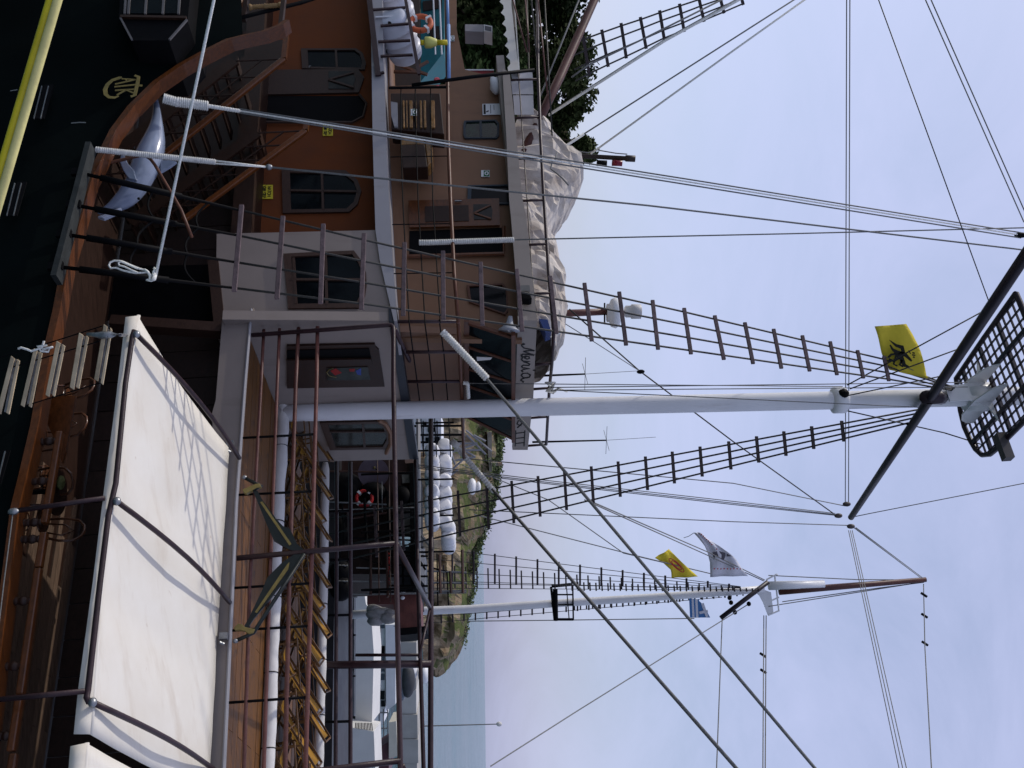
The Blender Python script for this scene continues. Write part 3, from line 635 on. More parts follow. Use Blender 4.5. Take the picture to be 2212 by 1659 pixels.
MB().box(SH(hc.x+1.3, hc.y-.15, hc.z-.1), AX*.3, MX*.1, UX*.1).build('lamp_box', M('lamp_box_grey', (.10, .09, .09), .6), tpz)
# ------------------------------------------------------------------ shroud ladders
def pl3(X, Y, a, c, d): return plane(X, Y, a, (c-a).cross(d-a))
lad = part('shroud_ladder', ship, S(160, 470, -.3))
base = [(167, 372), (156, 442), (135, 505), (117, 575)]
bp = [S(x, y, -.32) for x, y in base]; tq = mpos(2062)-MX*.25
r1 = [(523, 455), (511, 508), (507, 566), (505, 622)]
ends = [(2062, 838), (2060, 838), (2058, 841), (2056, 843)]
for i in range(4):
    P = lambda X, Y: pl3(X, Y, bp[0], bp[3], tq)
    a, m_, e = base[i], r1[i], ends[i]
    pts = [P(*a), P(*m_)]
    # the upper run follows the rung ends
    f = i/3
    for (A, C) in (((787, 505), (781, 669)), ((1116, 582), (1128, 716)), ((1477, 666), (1492, 765)), ((1919-11, 772), (1919, 823))):
        g = .08+.84*f; pts.append(P(A[0]+(C[0]-A[0])*g, A[1]+(C[1]-A[1])*g))
    pts.append(P(*e))
    MB().tube(pts[1:], .019, 7).build('shroud', wire, lad, smooth=True)
    p0, p1 = pts[0], pts[1]
    MB().box(p0+UX*.02, AX*.06, MX*.03, UX*.10).build('chain_plate', black, lad)
    MB().tube([p0, p0.lerp(p1, .13), p0.lerp(p1, .131), p0.lerp(p1, .62), p0.lerp(p1, .621), p1], [.028, .028, .05, .05, .028, .02], 9).build('rigging_screw', black, lad, smooth=True)
for j in range(2):                              # tarred lashings between the rigging screws
    fr_ = .45+.3*j
    pr = [S(*base[i], -.32).lerp(pl3(*r1[i], bp[0], bp[3], tq), fr_+.04*math.sin(i*2+j)) for i in range(4)]
    sm = []
    for i in range(3):
        for k in range(6): sm.append(pr[i].lerp(pr[i+1], k/6)-UX*.10*math.sin(math.pi*k/6))
    MB().tube(sm+[pr[3]], .018, 6).build('lashing', black, lad)
rungs = [((523, 444), (507, 630)), ((612, 468), (599, 646)), ((699, 485), (693, 656)), ((787, 505), (781, 669)), ((874, 525), (871, 682)), ((957, 543), (958, 690)), ((1038, 567), (1042, 703)),
 ((1116, 582), (1128, 716)), ((1188, 597), (1202, 721)), ((1262, 612), (1278, 737)), ((1337, 631), (1352, 746)), ((1409, 649), (1421, 755)), ((1477, 666), (1492, 765)), ((1543, 682), (1563, 777)),
 ((1608, 697), (1626, 786)), ((1670, 711), (1687, 796)), ((1732, 725), (1748, 802)), ((1792, 738), (1807, 810)), ((1851, 757), (1864, 817)), ((1908, 770), (1919, 823))]
for i, (a, c) in enumerate(rungs):
    A = pl3(*a, bp[0], bp[3], tq); C = pl3(*c, bp[0], bp[3], tq)
    MB().beam(A-V((0, .03, 0)), C-V((0, .03, 0)), .045, .075).build('rung', rungm, lad, bev=.008)
lad2 = part('shroud_ladder', ship, S(1000, 1100, 12))
tb = mpos(2040)+MX*.25; qa = S(560, 1130, 14.0); qb = S(560, 1250, 14.0)
P2 = lambda X, Y: pl3(X, Y, qa, qb, tb)
def yl(X): return 1052+(X-1054)*(880-1052)/(2000-1054)
def yr(X): return 1140+(X-1054)*(906-1140)/(2000-1054)
for i in range(4):
    g = .06+.88*i/3
    MB().tube([P2(X, yl(X)*(1-g)+yr(X)*g) for X in (640, 1054, 1400, 1800, 1985)], .021, 7).build('shroud', wire, lad2, smooth=True)
for X in [700, 755, 812, 870, 930, 992]+[1054, 1108, 1165, 1222, 1280, 1338, 1397, 1455, 1515, 1577, 1637, 1696, 1756, 1821]:
    MB().beam(P2(X-3, yl(X)-3), P2(X+2, yr(X)+3), .045, .07).build('rung', M('dark_rung_paint', (.045, .032, .036), .6, .3, 9, .2) if 'dark_rung_paint' not in MAT else MAT['dark_rung_paint'], lad2)
# ------------------------------------------------------------------ standing and running rigging of this ship
rg = part('rigging', ship, mpos(1500))
def line(pts, px, m=None, nm='rope', n=6, par=None, sag=0):
    """pts: (X, Y, depth); px: width in the picture"""
    P = [B(*p) for p in pts]; d = sum(p[2] for p in pts)/len(pts)
    if len(P) == 2 and sag: P = [P[0].lerp(P[1], i/12)-V((0, 0, sag*4*(i/12)*(1-i/12))) for i in range(13)]
    return MB().tube(P, px/2/FPX*d, n).build(nm, m or ropeg, par or rg, smooth=True)
def served(pts, px, turns, nm='serving'):
    P = [B(*p) for p in pts]; d = pts[0][2]; r = px/2/FPX*d; n = turns*4; path = []
    L_ = [0]
    for a, c in zip(P, P[1:]): L_.append(L_[-1]+(c-a).length)
    rs = []
    for i in range(n+1):
        t = L_[-1]*i/n
        for k in range(len(P)-1):
            if t <= L_[k+1]+1e-6:
                path.append(P[k].lerp(P[k+1], (t-L_[k])/(L_[k+1]-L_[k]))); break
        rs.append(r*(1.0 if i % 4 in (1, 2) else .86))
    MB().tube(path, rs, 10).build(nm, ropew, rg, smooth=True)
dh = lambda X, Y: (S(X, Y, -.2)).y
ta = 21.2
# backstay tackle of three parts with a served foot
d0 = dh(352, 212)
for dx, dy in ((-3, -4.5), (0, 0), (3, 5)):
    line([(515, 239+dy*.8, d0+.35), (900, 300+dy*1.15, d0+1.6), (1500, 395+dy*1.25, d0+3.1), (2205, 508+dy*1.2, ta)], 3.4, ropeg if dy else rope, 'tackle_rope')
served([(352, 212, d0), (380, 220, d0+.07), (382, 220, d0+.08), (450, 229, d0+.2)], 22, 22); served([(450, 229, d0+.2), (518, 240, d0+.36)], 9, 12)
MB().ball(B(2206, 508, ta), AX*.07, MX*.05, UX*.16, 8, 6).build('block', black, rg, smooth=True)
d0 = dh(205, 325)
served([(207, 323, d0), (216, 324, d0), (465, 350, d0+.75)], 13.5, 60)
for dy in (-3, 3): line([(463, 350+dy, d0+.75), (580, 361, d0+1.1)], 4, rope, 'tackle_rope')
MB().ball(B(581, 361, d0+1.1), AX*.05, MX*.05, UX*.06, 8, 6).build('thimble', steel, rg, smooth=True)
line([(581, 361, d0+1.1), (1400, 444, d0+3.0), (2212, 540, ta), (2300, 552, ta)], 4, ropeg, 'backstay')
dB = S(905, 523, 3.8).y
served([(905, 524, dB), (925, 524, dB), (1110, 518, dB+.3)], 13, 44); line([(1108, 518, dB+.3), (1700, 505, ta-.6), (2212, 492, ta), (2290, 490, ta)], 3.2, ropeg, 'halyard')
# stays leading up to the foremast
def fs_(X, Y, o): return S(X, Y, o).y
d1, d2 = S(955, 715, 3.9).y, fs_(1760, 1659, 7)
served([(955, 716, d1), (966, 727, d1), (1052, 818, d1-.2)], 17, 26)
line([(1045, 811, d1-.2), (1760, 1659, d2), (1900, 1830, d2-.6)], 8, ropeg, 'forestay')
d3 = S(985, 960, 9.9).y
served([(985, 965, d3), (992, 973, d3), (1068, 1062, d3-.3)], 13, 20); line([(1062, 1055, d3-.3), (1590, 1659, d2+2), (1750, 1840, d2+1.5)], 8, ropeg, 'forestay')
line([(975, 952, d3), (990, 966, d3)], 16, ropew, 'lashing')
# lines along the mast
for a, c in (((1008, 828, 20.8), (1820, 835, 21.1)), ((1190, 837, 20.9), (2090, 826, 21.3)), ((1190, 843, 20.9), (2090, 836, 21.3)), ((1203, 843, 20.8), (1985, 880, 21.1))): line([a, c], 2.4, ropeg, 'halyard')
served([(1000, 827, 20.8), (1010, 828, 20.8), (1012, 860, 21)], 9, 8)
yd_ = ye.y
# pairs of long lines crossing the sky
for dy in (0, 7): line([(1829+dy, -40, 19.5), (1826+dy, 1085, yd_-.3)], 2.2, ropeg, 'buntline')
line([(1898, 0, 19.5), (2140, 662, 21)], 2.4, wire, 'lift'); line([(1885, -40, 19.5), (1898, 0, 19.5)], 2.4, wire, 'lift')
for dy in (0, 12): line([(1995+dy, -10, 19.5), (2212+dy, 480, 20.6)], 2.6, ropeg, 'lift')
# yard arm blocks and the lines they carry
for X, Y in ((1829, 1089), (1811, 1114), (1838, 1137)): MB().ball(B(X, Y, yd_-.05), AX*.07, MX*.06, UX*.11, 8, 6).build('block', M('block_wood', (.10, .08, .075), .5, .3, 6, .1) if 'block_wood' not in MAT else MAT['block_wood'], rg, smooth=True)
line([(1230, 668, 20.5), (1380, 800, 21.3), (1584, 954, 23), (1800, 1109, yd_)], 3, wire, 'brace')
line([(1222, 700, 20.5), (1284, 739, 20.8), (1384, 803, 21.3)], 1.8, ropeg, 'brace_leg')
MB().ball(B(1384, 803, 21.3), AX*.05, MX*.05, UX*.09, 8, 6).build('block', black, rg)
line([(1000, 990, 24), (1584, 1044, 25), (1826, 1093, yd_)], 2.4, ropeg, 'brace')
for dy in (0, 4, 7): line([(900, 1004+dy, 24.5), (1200, 1040+dy, 25), (1584, 1083+dy, 25.6), (1804, 1109+dy*.6, yd_)], 2.2, ropeg, 'brace')
line([(1013, 1101, 26), (1584, 1127, 26), (1834, 1135, yd_)], 2.2, ropeg, 'brace')
line([(2212, 1044, 23), (1880, 1109, yd_-.4), (1846, 1116, yd_)], 2.0, ropeg, 'foot_line'); line([(2330, 1021, 22.5), (2212, 1044, 23)], 2.0, ropeg, 'foot_line')
for dx in (-3, 1, 5): line([(1836+dx, 1146, yd_), (1948+dx*2, 1659, 20), (1990+dx*2, 1860, 18)], 2.0, ropeg, 'fore_brace')
for dx in (0, 4): line([(1845+dx, 1140, yd_), (1990+dx, 1249, 35.8)], 2.0, ropeg, 'fore_brace')
# chains and bars between mast band and platform
for a, c in (((1830, 832), (2139, 664)), ((1836, 840), (2086, 748)), ((1829, 855), (2045, 810))): line([(*a, 21.0), (*c, 20.3)], 3, wire, 'futtock_stay')
line([(1815, 884, 21.5), (2040, 935, 22.4)], 3, wire, 'futtock_stay'); line([(2040, 935, 22.4), (2120, 960, 22.6)], 3, wire, 'futtock_stay')
# ------------------------------------------------------------------ mizzen: boom and shrouds at the left
mz = part('mizzen_rigging', ship, B(1200, 150, 24))
MB().tube([B(1130, 332, 22.5), B(1210, 165, 24), B(1290, -14, 25.5), B(1330, -110, 26)], [.10, .11, .11, .11], 12).build('boom', M('boom_paint', (.12, .045, .035), .45, .3, 5, .1), mz, smooth=True)
zl = [((965, 300), (1020, 630)), ((1120, 245), (1175, 555)), ((1280, 190), (1325, 485)), ((1440, 140), (1490, 405)), ((1600, 85), (1640, 330)), ((1765, 30), (1805, 265)), ((1925, -20), (1970, 180)), ((2090, -70), (2135, 110)), ((2250, -120), (2295, 40))]
rd = lambda i: 25+i*.12
for i, (a, c) in enumerate(zl): MB().beam(B(*q('b3', *a), rd(i)), B(*q('b3', *c), rd(i)+.25), .045, .075).build('rung', MAT['dark_rung_paint'], mz)
for f in (.08, .35, .68, .94):
    MB().tube([B(*q('b3', a[0]+(c[0]-a[0])*f, a[1]+(c[1]-a[1])*f), rd(i)+.25*f) for i, (a, c) in [(-.7, ((870, 335), (905, 690)))]+list(enumerate(zl))], .022, 7).build('shroud', wire, mz, smooth=True)
for pts, px in (([(680, 955), (1650, 335), (2212, 25), (2400, -80)], 6), ([(700, 930), (1650, 322), (2300, -40)], 3), ([(745, 1262), (975, 1110)], 6), ([(975, 1110), (2212, 320), (2900, -120)], 3.5), ([(1030, 1275), (2212, 420), (2900, -70)], 4.5),
                ([(870, 640), (1000, 545), (1450, 330), (2212, -50)], 4), ([(930, 0), (650, 700), (610, 800)], 4), ([(980, -120), (930, 0)], 4)):
    line([(*q('b3', x, y), 24.3) for x, y in pts], px, rope if px > 4 else ropeg, 'topping_lift', par=mz)
for k, (a, c) in enumerate((((485, -30), (520, 430)), ((535, -30), (610, 800)), ((590, -30), (670, 780)), ((645, -30), (715, 1240)), ((375, -30), (500, 430)), ((500, 0), (545, 1600)))):
    line([(*q('b3', *a), 23.5), (*q('b3', *c), 22.8)], 3.6, wire if k % 2 else MAT['boom_paint'], 'guard_line', par=mz)
line([(890, 184, 21.2), (1020, 166, 21.6), (1154, 151, 22)], 8, black, 'awning_pole', par=mz)
line([(486, 47, 17.6), (560, 28, 18), (650, 6, 18.4), (760, -30, 19)], 9, black, 'boat_boom', par=mz)
# ------------------------------------------------------------------ deck chairs on the upper deck
chy = M('yellow_sling_canvas', (.44, .215, .012), .8, .3, 3, .2); chf = M('chair_frame_wood', (.16, .075, .02), .5, .35, 4, .15)
def deck_chair(base):
    t = thing('deck_chair', base)
    def p(s_, o_, h_): return base+AX*s_+MX*o_+UX*h_
    wd_ = .27
    prof = [(-.62, .42), (-.45, .33), (-.25, .27), (-.02, .27), (.2, .36), (.45, .5), (.7, .66), (.95, .83)]
    MB().grid([[p(s_, -wd_+.02, h_), p(s_, 0, h_-.03*math.sin(i*.45)), p(s_, wd_-.02, h_)] for i, (s_, h_) in enumerate(prof)]).build('sling', chy, t, smooth=True, solid=.006)
    for sg in (-1, 1):
        MB().beam(p(-.66, wd_*sg, .44), p(.42, wd_*sg, .02), .035, .04).build('front_rail', chf, t)
        MB().beam(p(-.5, wd_*1.1*sg, .02), p(1.0, wd_*1.1*sg, .87), .035, .04).build('back_rail', chf, t)
        MB().beam(p(.55, wd_*1.2*sg, .6), p(.62, wd_*1.2*sg, .02), .03, .035).build('prop', chf, t)
        MB().beam(p(-.45, wd_*1.2*sg, .55), p(.5, wd_*1.2*sg, .58), .05, .022).build('arm', chf, t)
        MB().beam(p(-.38, wd_*1.2*sg, .54), p(-.34, wd_*1.2*sg, .1), .03, .03).build('arm_post', chf, t)
    for s_, h_ in ((-.66, .44), (1.0, .87), (.4, .03), (-.5, .03)):
        MB().tube([p(s_, -wd_*1.15, h_), p(s_, wd_*1.15, h_)], .018, 6).build('cross_bar', chf, t)
    return t
proto = None; ORD = ['first', 'second', 'third', 'fourth', 'fifth', 'sixth', 'seventh', 'eighth', 'ninth', 'tenth']
for row, (oc, ys, xx) in enumerate(((8.6, [905, 985, 1075, 1170, 1272, 1385, 1490, 1598, 1710], 655), (7.5, [935, 1025, 1115, 1215, 1320, 1430, 1540, 1650], 640))):
    for i, Y in enumerate(ys):
        s_ = toS(S(xx, Y, oc)).x; base = SH(s_+random.uniform(-.04, .04), oc+random.uniform(-.05, .05), HU)
        if proto is None: c = proto = deck_chair(base)
        else: c = copy_tree(proto, base)
        c.rotation_euler.z = R(22+random.uniform(-6, 6))
        tag(c, f'{ORD[i]} yellow deck chair from the white mast, {"far" if row == 0 else "near"} row', 'deck chair', 'yellow deck chairs on the upper deck')
# ------------------------------------------------------------------ crossed swords hung on the railing
swb = M('sword_black', (.012, .018, .017), .4, .3, 5, .1)
def sword(lab, blade, guard, pom, stripe, k1):
    t = thing('ornamental_sword', S(*q(*blade[0]), RO-.1), lab, 'sword', 'crossed ornamental swords on the deck railing')
    f = lambda l, o: [S(*q(*p), o) for p in l]
    MB().prism(f(blade, RO-.10), MX*.035).build('blade', swb, t)
    MB().prism(f(guard, RO-.125), MX*.08).build('guard', gold, t, bev=.008)
    MB().prism(f(stripe, RO-.112), MX*.02).build('gold_inlay', gold, t)
    MB().ball(S(*q(*pom), RO-.09), AX*.04, MX*.04, UX*.045, 10, 8).build('pommel', steel, t, smooth=True)
    MB().tube(f([pom, guard[len(guard)//2], blade[0]], RO-.085), .032, 8).build('grip', swb, t, smooth=True)
K = 'c8'
sword('black and gold sword slanting down to the left on the railing', [(K, 600, 400), (K, 680, 400), (K, 750, 540), (K, 1000, 880), (K, 1100, 985), (K, 1215, 1030), (K, 1255, 1110), (K, 1330, 1280), (K, 1465, 1392), (K, 1240, 1390), (K, 1100, 1320), (K, 950, 1230), (K, 830, 960), (K, 700, 640)],
      [(K, 425, 375), (K, 480, 355), (K, 560, 320), (K, 640, 285), (K, 710, 275), (K, 740, 330), (K, 660, 350), (K, 590, 390), (K, 490, 445), (K, 450, 435)], (K, 460, 180), [(K, 720, 590), (K, 758, 575), (K, 1242, 1282), (K, 1205, 1306)], 1)
K = 'b2'
sword('black and gold sword slanting down to the right on the railing', [('b1', 590, 1415), ('b1', 500, 1420), ('b1', 400, 1490), ('b1', 330, 1560), (K, 280, 80), (K, 240, 180), (K, 130, 410), (K, 80, 500), (K, 110, 510), (K, 170, 420), (K, 280, 290), (K, 390, 150), (K, 460, 100), (K, 490, 30), (K, 530, -50)],
      [(K, 5, 490), (K, 40, 458), (K, 70, 465), (K, 100, 490), (K, 180, 505), (K, 165, 540), (K, 130, 548), (K, 90, 520), (K, 50, 512), (K, 10, 515)], (K, 18, 605), [(K, 178, 365), (K, 195, 372), (K, 455, 10), ('b1', 465, 1485), ('b1', 450, 1495)], 1)
# ------------------------------------------------------------------ dolphin sculpture above the stairs
dol = thing('dolphin_sculpture', S(*q('e2', 640, 1000), .5), 'glossy blue-grey dolphin sculpture mounted nose down inside the bulwark', 'sculpture')
dm_ = M('dolphin_gloss', (.26, .31, .42), .16, .22, 1.4, .02, coat=.6); dl = M('dolphin_belly', (.42, .46, .55), .2, .12, 2, coat=.5)
DP = lambda x, y, o=.55: S(*q('e2', x, y), o)
path = [(790, 40, 7), (797, 130, 22), (806, 230, 40), (815, 330, 52), (812, 430, 74), (800, 540, 108), (780, 650, 145), (745, 760, 168), (705, 870, 175), (660, 980, 165), (610, 1090, 150), (545, 1190, 138), (465, 1280, 124), (370, 1345, 92), (285, 1385, 52), (215, 1420, 40), (150, 1440, 16)]
sc_ = .19527/FPX*15.3
MB().tube([DP(x, y) for x, y, r in path], [r*sc_*.95 for _, _, r in path], 18).build('body', dm_, dol, smooth=True, sub=1)
def fin(name, pts, o, th, m=dm_):
    MB().prism([DP(x, y, o) for x, y in pts], MX*th).build(name, m, dol, bev=.012, smooth=False)
fin('pectoral_fin', [(425, 715), (400, 860), (440, 960), (500, 1050), (590, 1070), (560, 960), (490, 880), (455, 800)], .33, .05)
fin('dorsal_fin', [(850, 850), (960, 845), (1035, 865), (960, 920), (850, 985)], .55, .05)
fin('tail_fluke', [(780, 45), (900, -30), (850, 90), (815, 130), (760, 90), (690, 60)], .75, .04)
fin('lower_jaw', [(150, 1470), (250, 1440), (330, 1395), (420, 1370), (330, 1440), (220, 1490)], .48, .08, dl)
MB().ball(DP(612, 1275, .36), AX*.022, UX*.022, MX*.02, 10, 8).build('eye', black, dol, smooth=True)
MB().tube([DP(x, y, .2) for x, y in [(-60, 945), (200, 900), (560, 815), (640, 798), (700, 808), (745, 840), (790, 900), (900, 1090), (1000, 1260), (1080, 1400), (1200, 1700)]], .026, 8).build('boarding_pipe', railb, ship, smooth=True)
# ------------------------------------------------------------------ mooring line made fast to the rigging screw
ml = thing('mooring_rope', S(335, 600, -.4), 'thin white rope tied to the rigging screw with hanging loops', 'rope')
dk_ = S(335, 600, -.4).y
MB().tube([B(490, -140, dk_-.8), B(462, 0, dk_-.6), B(336, 596, dk_)], .021, 8).build('standing_part', rope, ml, smooth=True)
def coil(k, pts, r, dd=0): MB().tube([S(*q(k, x, y), -.42-dd) for x, y in pts], r, 7).build('loop', rope, ml, smooth=True)
coil('e1', [(1330, 900), (1200, 860), (1050, 800), (930, 745), (880, 735), (790, 730), (720, 760), (700, 810), (730, 855), (830, 850), (920, 890), (1050, 920), (1150, 935), (1250, 930), (1340, 920)], .014)
coil('e1', [(1330, 890), (1150, 855), (1000, 790), (900, 745), (860, 770), (870, 810), (960, 830), (1080, 890), (1180, 930)], .013, .02)
coil('e1', [(1290, 880), (1350, 920), (1385, 980), (1380, 1040), (1330, 1050), (1400, 1060), (1460, 1040), (1475, 980), (1440, 920), (1470, 880), (1450, 855)], .02, .03)
coil('e1', [(1420, 960), (1450, 980), (1440, 1050), (1400, 1045)], .022, .05)
# ------------------------------------------------------------------ boarding ladder with plank treads
bl = thing('boarding_ladder', B(100, 760, 11.6), 'weathered plank boarding ladder hung on thin cables beside the awning', 'ladder')
plk = M('weathered_plank', (.60, .47, .30), .8, .35, 3, .3, stretch=(1, 1, 1)); LD = 11.6
E = lambda x, y, d=LD: B(*q('e3', x, y), d)
for A, Bq, G in ((((1720, 400), (1780, 440), (1625, 1355), (1560, 1315)), ((1830, 455), (1860, 495), (1710, 1410), (1668, 1375)), ((1795, 480), (1665, 1300))),
                 (((1310, 540), (1380, 580), (1225, 1490), (1155, 1445)), ((1430, 590), (1470, 620), (1312, 1475), (1260, 1445)), ((1405, 600), (1262, 1440))),
                 (((935, 675), (1000, 715), (815, 1610), (752, 1575)), ((1035, 735), (1078, 760), (905, 1610), (865, 1580)), ((1020, 730), (870, 1560))),
                 (((560, 800), (615, 845), (400, 1780), (340, 1740)), ((650, 860), (700, 885), (520, 1790), (470, 1760)), ((640, 860), (470, 1740))),
                 (((180, 925), (240, 975), (10, 1900), (-60, 1860)), ((280, 980), (325, 1010), (150, 1900), (100, 1870)), ((260, 980), (100, 1860)))):
    tr = part('tread', bl, E(*A[0])); th = V((.0, .05, -.015))
    MB().prism([E(*p) for p in A], th).build('plank', plk, tr, bev=.006); MB().prism([E(*p, LD+.03) for p in Bq], th).build('plank', plk, tr, bev=.006)
    MB().beam(E(*G[0], LD+.06), E(*G[1], LD+.06), .028, .03).build('channel_iron', steel, tr)
for pts in ([(1690, 435), (850, 700), (-200, 1010)], [(1660, 680), (1000, 880), (560, 1010), (-200, 1230)], [(1690, 1370), (1310, 1480), (880, 1615), (300, 1790)]):
    MB().tube([E(*p, LD+.04) for p in pts], .008, 6).build('cable', black, bl)
cp = [E(1440, 570), E(1600, 580), E(1690, 585), E(1850, 575), E(1990, 580), S(*q('e3', 2100, 590), -.1)]
MB().tube(cp, [.02, .03, .045, .04, .02, .02], 8).build('turnbuckle', steel, bl, smooth=True)
MB().tube([E(*p, LD-.02) for p in [(300, 810), (350, 790), (450, 820), (520, 850), (700, 790), (730, 680), (700, 740), (780, 750), (620, 770), (680, 850), (800, 860), (830, 800), (700, 820), (880, 780)]], .014, 6).build('lashing', rope, bl, smooth=True)
# ------------------------------------------------------------------ yellow hand rail close to the photographer
yr_ = thing('yellow_handrail', B(60, 215, 4.6), 'yellow painted handrail close to the lens in the lower corner', 'handrail')
for pts, r in (([(140, -60), (126, -5), (0, 428), (-30, 532)], .020), ([(124, -60), (112, -5), (-13, 420), (-45, 524)], .022)):
    MB().tube([B(x, y, 4.6 if r < .021 else 4.62) for x, y in pts], r, 12).build('rail_tube', yellow if r > .021 else M('yellow_paint_lit', (.66, .58, .22), .5, .2, 8, .1), yr_, smooth=True)  # paler yellow on the upper tube paints the rail's lit edge
# ------------------------------------------------------------------ chairs and table on the side deck
bent = M('bentwood', (.13, .05, .022), .3, .3, 5, .1, coat=.4)
def bent_chair(base, lab, rot):
    t = thing('bentwood_chair', base, lab, 'chair', 'bentwood chairs under the side awning')
    ca, sa = math.cos(rot), math.sin(rot); ex = AX*ca+MX*sa; ey = -AX*sa+MX*ca
    p = lambda x, y, z: base+ex*x+ey*y+UX*z
    MB().tube([p(0, 0, .43), p(0, 0, .445), p(0, 0, .46), p(0, 0, .465)], [.2, .215, .2, .12], 16).build('seat', bent, t, smooth=True)
    MB().tube([p(-.19, -.17, .44), p(-.24, -.21, .65), p(-.28, -.19, .84), p(-.3, -.1, .93), p(-.305, 0, .95), p(-.3, .1, .93), p(-.28, .19, .84), p(-.24, .21, .65), p(-.19, .17, .44)], .02, 8).build('hoop_back', bent, t, smooth=True)
    MB().tube([p(-.19, -.08, .45), p(-.25, -.1, .66), p(-.29, 0, .8), p(-.25, .1, .66), p(-.19, .08, .45)], .013, 7).build('inner_hoop', bent, t, smooth=True)
    for x, y in ((.15, .15), (.15, -.15), (-.17, .16), (-.17, -.16)): MB().tube([p(x, y, .44), p(x*1.2, y*1.2, 0)], [.019, .014], 7).build('leg', bent, t, smooth=True)
    MB().tube([p(.14*math.cos(a), .14*math.sin(a), .2) for a in [i*.5236 for i in range(13)]], .01, 6, False).build('ring_stretcher', bent, t, smooth=True)
for X, Y, rot, lab in ((213, 862, 1.3, 'bentwood chair nearest the plank ladder under the awning'), (199, 935, 1.5, 'bentwood chair with its hoop back lit behind the varnished panel'), (172, 1030, 2.2, 'bentwood chair turned sideways by the dark table'), (166, 1118, 4.4, 'bentwood chair standing beside the awning post')):
    p = T(X, Y, HM+.93); c = toS(p); bent_chair(SH(c.x, c.y, HM), lab, rot)
c = toS(T(120, 1060, HM+.7)); tb_ = thing('cafe_table', SH(c.x, c.y, HM), 'dark round table among the chairs under the awning', 'table')
MB().tube([SH(c.x, c.y, HM+.70), SH(c.x, c.y, HM+.73)], .36, 24).build('table_top', varnd, tb_); MB().tube([SH(c.x, c.y, HM+.70), SH(c.x, c.y, HM+.05), SH(c.x, c.y, HM)], [.035, .04, .22], 10).build('pedestal', black, tb_, smooth=True)
MB().ball(SH(c.x-.1, c.y-.05, HM+.78), AX*.11, MX*.09, UX*.05, 10, 6).build('bread_basket', M('basket_green', (.16, .18, .06), .7, .3, 8, .3), tb_, smooth=True)
# ------------------------------------------------------------------ signs
def plate(name, k, pts, o, m, lab, cat='sign', th=.012):
    p = Sq(k, pts, o); t = thing(name, sum(p, V((0, 0, 0)))/len(p), lab, cat); MB().prism(p, MX*th).build('plate', m, t); return t
def strokes(t, k, segs, o, w, m):
    for s_ in segs: MB().ribbon(Sq(k, s_, o), w, NO, .003).build('letter', m, t)
FONT = {'W': [[(0, 1), (.25, 0), (.5, .7), (.75, 0), (1, 1)]], 'A': [[(0, 0), (.5, 1), (1, 0)], [(.2, .38), (.8, .38)]], 'T': [[(0, 1), (1, 1)], [(.5, 1), (.5, 0)]], 'C': [[(1, .85), (.6, 1), (.15, .8), (0, .5), (.15, .2), (.6, 0), (1, .15)]], 'H': [[(0, 0), (0, 1)], [(1, 0), (1, 1)], [(0, .5), (1, .5)]],
 'Y': [[(0, 1), (.5, .5), (1, 1)], [(.5, .5), (.5, 0)]], 'O': [[(.5, 0), (0, .3), (0, .7), (.5, 1), (1, .7), (1, .3), (.5, 0)]], 'U': [[(0, 1), (0, .2), (.5, 0), (1, .2), (1, 1)]], 'R': [[(0, 0), (0, 1), (.8, .95), (.9, .7), (.7, .5), (0, .5)], [(.5, .5), (1, 0)]], 'S': [[(1, .85), (.5, 1), (.05, .75), (.5, .5), (.95, .25), (.5, 0), (0, .15)]], 'E': [[(1, 1), (0, 1), (0, 0), (1, 0)], [(0, .5), (.8, .5)]], 'P': [[(0, 0), (0, 1), (.8, .95), (.9, .72), (.7, .5), (0, .5)]], 'K': [[(0, 0), (0, 1)], [(1, 1), (0, .45), (1, 0)]]}
def text(t, org, ex, ey, s, size, w, m, nrm, gap=1.25):
    """upright block letters: org lower left, ex along the line, ey up"""
    x = 0
    for c in s:
        if c != ' ':
            for seg in FONT[c]: MB().ribbon([org+ex*((x+px*.75)*size)+ey*(py*size) for px, py in seg], w, nrm, .003).build('letter', m, t)
        x += gap*.85 if c != ' ' else .6
for k, x0, x1, y0, y1, wh in ((5, 236, 328, 1533, 1648, 'beside the arched window'), (5, 742, 826, 1035, 1125, 'beside the cabin doorway')):
    t = plate('warning_sign', k, [(x0, y0), (x1, y0), (x1, y1), (x0, y1)], OW-.02, ysign, 'small yellow watch your step sign on the orange wall '+wh)
    a = S(*q(k, x0, y0), OW-.021); e = S(*q(k, x1, y0), OW-.021); h = (e-a).length; wd_ = (S(*q(k, x0, y1), OW-.021)-a).length; ex = AX; ey = UX
    text(t, a+ex*wd_*.14+ey*h*.56, ex, ey, 'WATCH', h*.3, .016, lt, NO, wd_*.72/(h*.3)/5/.85); text(t, a+ex*wd_*.07+ey*h*.12, ex, ey, 'YOUR STEP', h*.28, .015, lt, NO, wd_*.8/(h*.28)/8.6/.85)
grn = M('green_sign', (.02, .16, .06), .5, .1)
